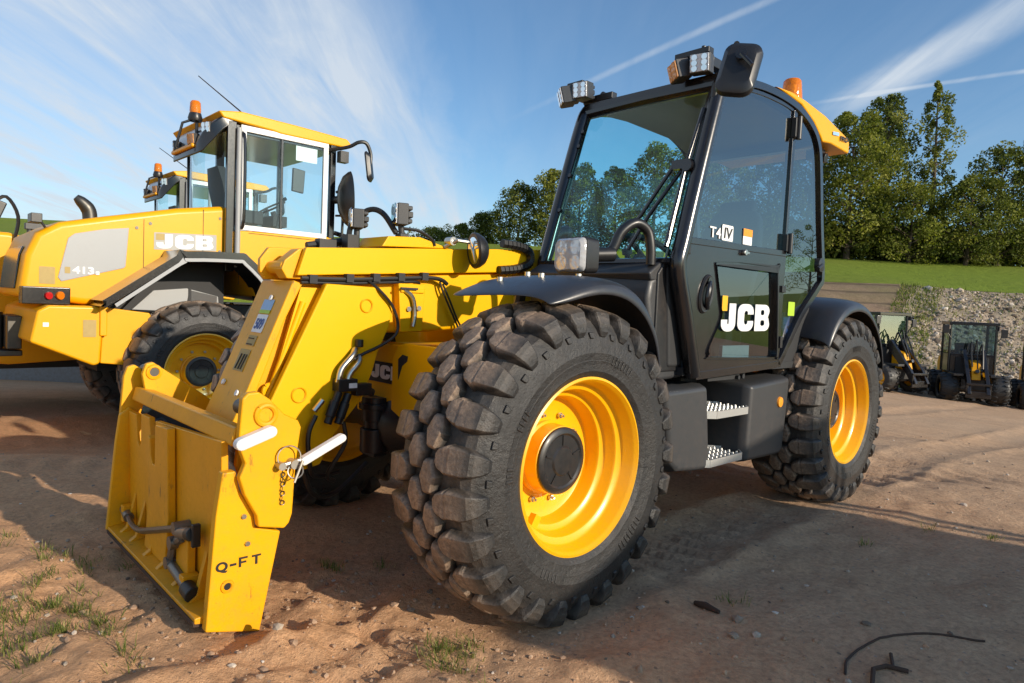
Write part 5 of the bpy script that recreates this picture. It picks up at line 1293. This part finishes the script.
def tone_mat(name, stops, rough=.9, nscale=8, trans=None):
    m, t, b = nt(name); at = t.nodes.new('ShaderNodeAttribute'); at.attribute_name = 'tone'
    r = ramp(t, at.outputs['Fac'], stops); n = noise_tex(t, nscale, 5, .7)
    col = mixc(t, 1.0, r.outputs[0], ramp(t, n.outputs[0], [(.25, (.7,) * 3), (.75, (1.25,) * 3)]).outputs[0], 'MULTIPLY')
    t.links.new(col, b.inputs['Base Color']); b.inputs['Roughness'].default_value = rough; b.inputs['Specular IOR Level'].default_value = .2
    if trans:
        out = t.nodes['Material Output']; tl = t.nodes.new('ShaderNodeBsdfTranslucent'); mx = t.nodes.new('ShaderNodeMixShader'); mx.inputs[0].default_value = trans
        t.links.new(mixc(t, 1.0, col, (1.15, 1.25, .5), 'MULTIPLY'), tl.inputs[0]); t.links.new(b.outputs[0], mx.inputs[1]); t.links.new(tl.outputs[0], mx.inputs[2]); t.links.new(mx.outputs[0], out.inputs['Surface'])
    return m
ROCKM = tone_mat('stone', [(0, (.16, .12, .09)), (.5, (.36, .29, .22)), (.85, (.50, .42, .34)), (1, (.62, .56, .49))])
CLODM = tone_mat('soil_clod', [(0, (.33, .215, .14)), (1, (.47, .315, .205))], nscale=30)
n = 2200; px = RNG.uniform(-4, 9, n); py = 1.7 + RNG.exponential(2.6, n); py = np.minimum(py, 13); sz = .003 + RNG.exponential(.0036, n); sz = np.minimum(sz, .022)
rocks('loose_stones', np.stack([px, py, yard(px, py) + fine(px, py)], -1), sz, ROCKM)
n = 900; px = RNG.normal(-.5, .8, n); py = RNG.normal(2.4, .4, n); sz = .0025 + RNG.exponential(.0028, n); sz = np.minimum(sz, .016)
rocks('soil_clods', np.stack([px, py, yard(px, py) + fine(px, py)], -1), sz, CLODM, .8, .5)
n = 24000; Y = 19.0 + RNG.beta(1.0, 1.2, n) * 7.9; X = RNG.uniform(13.3, 34, n) + (Y - 22.5) * .72; sz = .012 + RNG.exponential(.019, n); sz = np.minimum(sz, .15)
rocks('bank_stones', np.stack([X, Y, bankf(X, Y)], -1), sz, ROCKM, .7)
n = 900; Y = RNG.uniform(18.0, 19.4, n); X = RNG.uniform(9, 30, n); sz = .02 + RNG.exponential(.035, n); sz = np.minimum(sz, .2)
rocks('bank_foot_stones', np.stack([X, Y, np.where(Y < 19, yard(X, np.minimum(Y, 19.0)), bankf(X, np.maximum(Y, 19.0)))], -1), sz, ROCKM, .7)
GRM = tone_mat('grass_blade', [(0, (.07, .11, .02)), (.45, (.16, .20, .045)), (.75, (.32, .30, .10)), (1, (.46, .38, .18))], .7, 6, .35)
def blades(name, centers, per, spread, hgt, wid):
    C = np.repeat(np.asarray(centers), per, 0); n = len(C)
    a = RNG.uniform(0, 2 * pi, n); r = np.abs(RNG.normal(0, 1, n)) * spread; bx = C[:, 0] + r * np.cos(a); by = C[:, 1] + r * np.sin(a)
    bz = yard(bx, by) + fine(bx, by) - .004; h = hgt * RNG.uniform(.4, 1.3, n); ln = h * RNG.uniform(.3, 1.4, n); a2 = a + RNG.normal(0, .9, n)
    dx, dy = np.cos(a2), np.sin(a2); w = wid * RNG.uniform(.6, 1.4, n)
    P0 = np.stack([bx - dy * w, by + dx * w, bz], -1); P1 = np.stack([bx + dy * w, by - dx * w, bz], -1)
    P2 = np.stack([bx + dx * ln * .45 + dy * w * .7, by + dy * ln * .45 - dx * w * .7, bz + h * .75], -1); P3 = np.stack([bx + dx * ln * .45 - dy * w * .7, by + dy * ln * .45 + dx * w * .7, bz + h * .75], -1); P4 = np.stack([bx + dx * ln, by + dy * ln, bz + h * .9], -1)
    V = np.stack([P0, P1, P2, P3, P4], 1).reshape(-1, 3); k = np.arange(n) * 5
    F = np.concatenate([np.stack([k, k + 1, k + 2], -1), np.stack([k, k + 2, k + 3], -1), np.stack([k + 3, k + 2, k + 4], -1)])
    o = np_mesh(name, V, F, GRM, False, np.repeat(np.clip(RNG.normal(.45, .28, n), 0, 1), 5)); o['kind'] = 'stuff'; return o
cs = []
for cx, cy, k, s_ in ((-1.80, 2.45, 22, .16), (-1.62, 2.32, 16, .12), (-2.05, 2.75, 12, .25), (-1.40, 2.15, 6, .15), (-1.75, 2.1, 8, .2), (-.20, 2.22, 7, .05), (-.15, 2.12, 4, .06), (-.75, 2.95, 4, .08), (1.0, 2.5, 2, .4), (2.0, 3.0, 3, .6), (3.0, 3.4, 3, .6)):
    for _ in range(k): cs.append((cx + random.gauss(0, s_), cy + random.gauss(0, s_)))
blades('grass_tufts', cs, 26, .034, .040, .0016)
# verge grass on the bank
def bank_blades(name, n, u0, u1, hgt):
    Y = RNG.uniform(19.0, 26.9, n); X = RNG.uniform(u0, u1, n) + (Y - 22.5) * .72; Z = bankf(X, np.minimum(Y, CREST)); a = RNG.uniform(0, 2 * pi, n); h = hgt * RNG.uniform(.4, 1.4, n); w = .02
    V = np.stack([np.stack([X - w * np.sin(a), Y + w * np.cos(a), Z], -1), np.stack([X + w * np.sin(a), Y - w * np.cos(a), Z], -1), np.stack([X + np.cos(a) * h * .6, Y + np.sin(a) * h * .6, Z + h], -1)], 1).reshape(-1, 3)
    k = np.arange(n) * 3; o = np_mesh(name, V, np.stack([k, k + 1, k + 2], -1), GRM, False, np.repeat(np.clip(RNG.normal(.4, .25, n), 0, 1), 3)); o['kind'] = 'stuff'
bank_blades('verge_grass', 2600, 12.3, 14.0, .13); bank_blades('bank_weeds', 3500, 13.3, 32, .15)

# bits of iron lying on the soil, lower right
def gpt(x, y, dz=0): return (x, y, float(yard(np.array(x), np.array(y)) + fine(np.array(x), np.array(y))) + dz)
IRON = [(1.21, 2.27, 0), (1.27, 2.37, 0), (1.39, 2.46, 0), (1.55, 2.525, 0), (1.713, 2.54, 0), (1.865, 2.51, 0)]
g = G(); g.tube([gpt(*p, .003) for p in [(v.x, v.y) for v in curve(IRON, 5)]], .0045, 8)
tag(obj('iron_rod', g, RUST, None), 'thin rusty rod bent into a hook, lying on the soil at lower right', 'iron rod')
g = G(); z0 = gpt(1.1, 2.08)[2]
g.tube([gpt(1.25, 2.17, .008), gpt(1.316, 2.285, .01), gpt(1.37, 2.30, .01), gpt(1.43, 2.27, .012)], .008, 6); g.tube([gpt(1.39, 2.295, .01), gpt(1.43, 2.38, .012)], .007, 6)
tag(obj('iron_bracket', g, RUST, None), 'small dark forked piece of scrap iron inside the bent rod', 'scrap iron')
o = rocks('stone', np.array([gpt(.946, 2.61)]), np.array([.028]), ROCKM, .5); del o['kind']; tag(o, 'pale flat stone on the shaded soil right of the front tyre', 'stone')
g = G(); g.tube([gpt(.815, 2.75, .008), gpt(.846, 2.71, .014), gpt(.89, 2.66, .008)], [.010, .016, .008], 7); tag(obj('wood_scrap', g, RUST, None), 'dark broken stick on the shaded soil near the front tyre', 'stick')
# concrete wall far left
g = G(); g.span((-40, 14.6, -1.4), (-6.9, 14.9, -.02)); g.span((-40, 14.56, -.02), (-6.86, 14.94, .07))
tag(obj('retaining_wall', g, CONC, None, bev=.01), 'low grey concrete wall behind the loaders at far left', 'wall')

# ================================================================== TREES
BARK = paint('bark', (.10, .075, .05), .9, 0, .5, scale=6, low=False)
LEAF = [tone_mat('foliage_olive', [(0, (.035, .055, .008)), (.5, (.17, .19, .032)), (1, (.31, .30, .06))], .75, 3, .32), tone_mat('foliage_dark', [(0, (.026, .042, .008)), (.5, (.12, .145, .026)), (1, (.23, .235, .045))], .75, 3, .25), tone_mat('foliage_poplar', [(0, (.045, .066, .016)), (.5, (.17, .195, .048)), (1, (.30, .295, .08))], .7, 3, .35)]
def tree(x, y, zb, top, w, kind, label, dens=1.0, seed=0, low=.04):
    rg = np.random.default_rng(1000 + seed); h = top - zb
    r = empty('tree', (x, y, zb)); tag(r, label[0], 'tree', label[1] if len(label) > 1 else None)
    slim = w / h < .33
    nb = int((54 if not slim else 44) * dens * (1 + .04 * h)); clumps = []
    for i in range(nb):
        t = low + (1 - low) * ((i + rg.uniform(0, 1)) / nb) ** .92
        prof = (np.sin(np.clip(t * .90 + .07, 0, 1) * pi) ** .55 if not slim else np.sin(np.clip(t * .93 + .05, 0, 1) ** .85 * pi) ** .7) * (w / 2) * rg.uniform(.75, 1.2)
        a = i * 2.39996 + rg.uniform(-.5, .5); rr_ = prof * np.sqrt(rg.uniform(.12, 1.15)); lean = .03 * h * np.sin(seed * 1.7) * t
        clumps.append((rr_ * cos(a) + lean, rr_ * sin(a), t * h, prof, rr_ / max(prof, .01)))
    g = G(); zs = [0, .2, .45, .7, .93]; lean = .03 * h * np.sin(seed * 1.7)
    g.tube([(lean * t + .05 * sin(t * 9 + seed), .05 * cos(t * 7 + seed), t * h - (.3 if t == 0 else 0)) for t in zs], [h * .017 + .06, h * .013 + .04, h * .010, h * .006, .02], 8)
    for cx, cy, cz, pr, q in clumps[::2]:
        z0 = max(.08 * h, cz - .35 * max(pr, .5) - .03 * h); g.tube([(lean * z0 / h, 0, z0), (cx * .55 + .1, cy * .55, (z0 + cz) / 2 + .1), (cx, cy, cz)], [.012 * h * .5, .03, .012], 5)
    obj('trunk', g, BARK, r)
    P = []; T = []; S = []
    for cx, cy, cz, pr, q in clumps:
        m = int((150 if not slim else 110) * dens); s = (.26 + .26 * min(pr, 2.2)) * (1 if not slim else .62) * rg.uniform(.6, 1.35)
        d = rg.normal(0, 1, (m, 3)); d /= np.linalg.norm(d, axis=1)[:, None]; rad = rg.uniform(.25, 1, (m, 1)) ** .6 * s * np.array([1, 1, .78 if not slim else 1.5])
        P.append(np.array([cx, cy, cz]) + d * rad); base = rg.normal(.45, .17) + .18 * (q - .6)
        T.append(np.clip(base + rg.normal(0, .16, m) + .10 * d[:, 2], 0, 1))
    P = np.concatenate(P); T = np.concatenate(T); n = len(P)
    k = rg.uniform(0, 1, n) < .97; P = P[k]; T = T[k]; n = len(P)
    sz = (.064 + .0026 * h) * rg.uniform(.5, 1.5, n); u = rg.normal(0, 1, (n, 3)); u /= np.linalg.norm(u, axis=1)[:, None]; v = np.cross(u, rg.normal(0, 1, (n, 3))); v /= np.linalg.norm(v, axis=1)[:, None]
    U = u * sz[:, None]; W = v * sz[:, None] * .55
    V = np.stack([P - U, P - U * .1 + W, P + U, P - U * .1 - W], 1).reshape(-1, 3); kk = np.arange(n) * 4
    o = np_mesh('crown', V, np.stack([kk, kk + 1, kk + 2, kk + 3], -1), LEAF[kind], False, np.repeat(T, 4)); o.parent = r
    return r
def fz(x, y): return float(field(np.array([float(x)]), np.array([float(y)]))[0]) - .05
ROW = 'trees along the far edge of the grass'
TR = [(20.6, 42, 13.9, 5.0, 0, ('broad olive green tree just right of the cab, tallest of the bushy ones',), 1.25), (23.6, 44.5, 15.9, 3.7, 2, ('feathery pale poplar behind the broad tree right of the cab',), 1.0), (25.6, 47, 15.4, 3.4, 2, ('second poplar, just left of the slim pointed one',), 1.0),
      (26.45, 43, 16.3, 2.7, 2, ('slim pointed poplar standing apart against the sky',), .95), (24.2, 41.5, 9.6, 5.2, 0, ('rounded bushy tree at the foot of the poplars',), 1.1), (27.4, 41, 10.0, 4.6, 1, ('dark low tree right of the slim poplar',), 1.1), (30.0, 42, 12.2, 4.8, 1, ('dark broad tree near the right edge, taller than the one to its left',), 1.1), (32.6, 42, 13.0, 4.6, 1, ('dark tree cut off by the right edge',), 1.0),
      (18.4, 43, 12.3, 4.4, 0, ('olive tree partly hidden behind the roof end of the cab',), 1.0), (16.2, 44, 11.6, 4.2, 1, (ROW,), .9), (13.7, 44, 11.6, 4.2, 0, (ROW,), .9), (11.3, 43, 11.9, 4.0, 1, (ROW,), .9), (8.6, 43, 11.6, 3.6, 0, ('tall tree seen through the right half of the windscreen',), 1.0), (6.4, 44, 10.3, 3.6, 1, ('tree seen through the middle of the windscreen',), 1.0), (4.2, 45, 10.6, 3.4, 0, ('tree seen through the left half of the windscreen',), 1.0),
      (2.3, 45, 10.2, 3.2, 0, ('tree beside the left edge of the cab, tallest left of it',), 1.0), (.1, 46, 9.3, 3.2, 1, ('lower tree left of the cab, above the boom',), 1.0), (-2.1, 48, 7.6, 2.6, 1, ('small pointed tree above the boom behind the round mirror',), .9), (-4.0, 50, 6.9, 3.0, 1, ('low bush above the boom left of the round mirror',), .8), (-6.3, 51, 6.7, 3.2, 1, ('low bush above the boom beside the work lights',), .8)]
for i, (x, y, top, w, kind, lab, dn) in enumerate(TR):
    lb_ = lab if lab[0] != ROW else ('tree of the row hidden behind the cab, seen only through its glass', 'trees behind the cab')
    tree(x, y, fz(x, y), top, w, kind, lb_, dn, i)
hg = empty('hedge', (26, 43.5, fz(26, 43.5))); tag(hg, 'dark hedge filling the gaps under the trees along the grass', 'hedge')
rg = np.random.default_rng(5); n = 26000; hx = rg.uniform(-10, 12, n); hh = 2.4 + .9 * fbm(hx * .6, hx * 0, 3, 131); P = np.stack([hx, rg.normal(0, .8, n), hh * rg.uniform(0, 1, n) ** .8], -1)
sz = .14 * rg.uniform(.5, 1.5, n); u = rg.normal(0, 1, (n, 3)); u /= np.linalg.norm(u, axis=1)[:, None]; v = np.cross(u, rg.normal(0, 1, (n, 3))); v /= np.linalg.norm(v, axis=1)[:, None]
V = np.stack([P - u * sz[:, None], P + v * sz[:, None] * .55, P + u * sz[:, None], P - v * sz[:, None] * .55], 1).reshape(-1, 3); kk = np.arange(n) * 4
o = np_mesh('foliage', V, np.stack([kk, kk + 1, kk + 2, kk + 3], -1), LEAF[1], False, np.repeat(np.clip(rg.normal(.35, .2, n), 0, 1), 4)); o.parent = hg
# row carries on to the right of the picture (mirrored in the side glass)
for i, (x, y, top, w) in enumerate(((36, 44, 12, 5), (40, 45, 13, 6), (44.5, 43, 11, 6), (50, 44, 13, 6), (62, 40, 11, 7), (70, 42, 14, 8), (84, 36, 13, 8))):
    tree(x, y, fz(x, y), top, w, i % 2, ('tree of the row beyond the right edge of the picture', 'trees beyond the right edge'), .6, 40 + i)

# ================================================================== LIGHT, SKY, CAMERA
SUN_EL = radians(19); sd = Vector((.819, -.573, 0)).normalized() * cos(SUN_EL) + Vector((0, 0, sin(SUN_EL)))
su = bpy.data.lights.new('sun', 'SUN'); su.energy = 5.0; su.angle = radians(.53); su.color = (1.0, .87, .70)
so = bpy.data.objects.new('sun', su); COL.objects.link(so); so.rotation_euler = sd.to_track_quat('Z', 'Y').to_euler(); so.location = (10, -10, 12)
w = bpy.data.worlds.new('World'); SC.world = w; w.use_nodes = True; t = w.node_tree; bg = t.nodes['Background']
sky = N(t, 'ShaderNodeTexSky'); sky.sky_type = 'NISHITA'; sky.sun_disc = False; sky.sun_elevation = SUN_EL; sky.sun_rotation = atan2(sd.x, sd.y); sky.air_density = 1.0; sky.dust_density = .6; sky.ozone_density = 1.6
tc = t.nodes.new('ShaderNodeTexCoord'); sp = t.nodes.new('ShaderNodeSeparateXYZ'); t.links.new(tc.outputs['Generated'], sp.inputs[0])
zz = math_(t, 'ADD', math_(t, 'MAXIMUM', sp.outputs[2], 0.0), .15); pxn = math_(t, 'DIVIDE', sp.outputs[0], zz); pyn = math_(t, 'DIVIDE', sp.outputs[1], zz)
cb = t.nodes.new('ShaderNodeCombineXYZ'); t.links.new(pxn, cb.inputs[0]); t.links.new(pyn, cb.inputs[1])
def cloudn(rot, scale, sc, det=7, dist=.0, seed=0):
    mp = t.nodes.new('ShaderNodeMapping'); mp.inputs['Rotation'].default_value = (0, 0, rot); mp.inputs['Scale'].default_value = (*scale, 1); mp.inputs['Location'].default_value = (seed, seed * .7, 0); t.links.new(cb.outputs[0], mp.inputs[0])
    n = noise_tex(t, sc, det, .62, vec=mp.outputs[0]); n.inputs['Distortion'].default_value = dist; return n.outputs[0]
big = ramp(t, cloudn(radians(-20), (1, .35), 1.1, 5, .4, 3), [(.30, (0,) * 3), (.62, (1,) * 3)]).outputs[0]
fine_ = ramp(t, cloudn(radians(-32), (1.5, .26), 5.0, 10, .7, 1), [(.34, (0,) * 3), (.70, (1,) * 3)]).outputs[0]
mid = ramp(t, cloudn(radians(-15), (.9, .5), 2.0, 8, .8, 7), [(.32, (.15,) * 3), (.68, (1,) * 3)]).outputs[0]
streak = ramp(t, cloudn(radians(-48), (2.4, .10), 5.0, 8, .25, 11), [(.36, (0,) * 3), (.68, (1,) * 3)]).outputs[0]
# cirrus thickest to the left, ending along a slanting edge
edge = math_(t, 'ADD', pxn, math_(t, 'MULTIPLY', pyn, -.105)); edge = math_(t, 'ADD', edge, math_(t, 'MULTIPLY', math_(t, 'SUBTRACT', mid, .5), .16))
er = N(t, 'ShaderNodeMapRange', **{'From Min': -.44, 'From Max': -.68}); t.links.new(edge, er.inputs[0])
cl = math_(t, 'MULTIPLY', er.outputs[0], math_(t, 'ADD', .30, math_(t, 'MULTIPLY', math_(t, 'ADD', math_(t, 'MULTIPLY', fine_, mid), math_(t, 'MULTIPLY', streak, .26)), .80)))
cl = math_(t, 'ADD', cl, math_(t, 'MULTIPLY', math_(t, 'MULTIPLY', big, fine_), .10))
def trail(a, b, wid, amt, nz=.5, soft=1.0):
    a = Vector((*a, 0)); b = Vector((*b, 0)); d = (b - a); Ln = d.length; d.normalize(); n = Vector((-d.y, d.x, 0))
    dt = t.nodes.new('ShaderNodeVectorMath'); dt.operation = 'DOT_PRODUCT'; t.links.new(cb.outputs[0], dt.inputs[0]); dt.inputs[1].default_value = n
    dl = t.nodes.new('ShaderNodeVectorMath'); dl.operation = 'DOT_PRODUCT'; t.links.new(cb.outputs[0], dl.inputs[0]); dl.inputs[1].default_value = d
    q = math_(t, 'ABSOLUTE', math_(t, 'SUBTRACT', math_(t, 'ADD', dt.outputs['Value'], math_(t, 'MULTIPLY', math_(t, 'SUBTRACT', mid, .5), wid * nz)), n.dot(a)))
    m = N(t, 'ShaderNodeMapRange', **{'From Min': wid, 'From Max': wid * .1}); m.interpolation_type = 'SMOOTHSTEP'; t.links.new(q, m.inputs[0])
    l = N(t, 'ShaderNodeMapRange', **{'From Min': d.dot(a) - .1, 'From Max': d.dot(a) + Ln * .35}); t.links.new(dl.outputs['Value'], l.inputs[0])
    return math_(t, 'MULTIPLY', math_(t, 'MULTIPLY', m.outputs[0], l.outputs[0]), math_(t, 'MULTIPLY', math_(t, 'ADD', .35, math_(t, 'MULTIPLY', fine_, .8)), amt))
for tr in (trail((.0, 2.29), (.56, 1.58), .022, .34), trail((.98, 2.10), (1.09, 1.46), .10, .75, .8), trail((.90, 2.05), (1.33, 1.73), .020, .55)):
    cl = math_(t, 'ADD', cl, tr)
cl = math_(t, 'MINIMUM', cl, .9)
t.links.new(mixc(t, cl, mixc(t, 1.0, sky.outputs[0], (1.08, 1.38, 1.60), 'MULTIPLY'), (6.4, 7.1, 7.9)), bg.inputs['Color']); bg.inputs['Strength'].default_value = .105

cam = bpy.data.cameras.new('camera'); co_ = bpy.data.objects.new('camera', cam); COL.objects.link(co_); SC.camera = co_
cam.sensor_width = 36.0; cam.lens = 669.205 / 1024 * 36; cam.clip_end = 2000; cam.clip_start = .05
pit, rol = radians(3.084), radians(2.479)
fw = Vector((0, cos(pit), -sin(pit))); r0 = Vector((1, 0, 0)); u0 = Vector((0, sin(pit), cos(pit))); rt = r0 * cos(rol) + u0 * sin(rol); up = -r0 * sin(rol) + u0 * cos(rol)
M = Matrix((rt, up, -fw)).transposed().to_4x4(); M.translation = (0, 0, 1.215); co_.matrix_world = M
# unseen blocker added behind the camera, its outline shaped to shade wheels and ground
blocker = empty('shadow_blocker', tuple(SUNH * 5.35 + Vector((.573, .819, 0)).normalized() * 3.44), atan2(SUNH.y, SUNH.x))
tag(blocker, 'unseen grey hut with a sloping roof, standing to the right behind the camera', 'blocker')
g = G(); g.yz([(-1.47, .12), (-1.47, 2.33), (-.5, 2.60), (.9, 2.72), (1.20, 2.70), (1.22, .12)], 0, 4.0); hb = obj('blocker_body', g, SILV, blocker, bev=.02)
g = G(); g.span((.0, 1.30, -.1), (.12, 1.36, 2.38)); g.span((.0, 1.40, -.1), (.12, 1.48, 2.34)); obj('blocker_post', g, RUST, blocker)  # unseen posts added to leave lit slits beside the cast shadow
g = G(); g.span((-.03, -.5, .2), (-.001, .4, 2.0)); obj('door', g, GRY, blocker)  # door panel on the added blocker
g = G(); g.span((0, -1.4, -.1), (4, -1.2, .12)); g.span((0, 1.0, -.1), (4, 1.2, .12)); obj('blocker_skid', g, RUST, blocker)
SC.view_settings.view_transform = 'Standard'; SC.view_settings.look = 'None'; SC.view_settings.exposure = 0; SC.view_settings.gamma = 1
SC.cycles.max_bounces = 8; SC.cycles.transparent_max_bounces = 16; SC.cycles.caustics_reflective = False; SC.cycles.caustics_refractive = False
try: SC.cycles.use_denoising = True
except Exception: pass
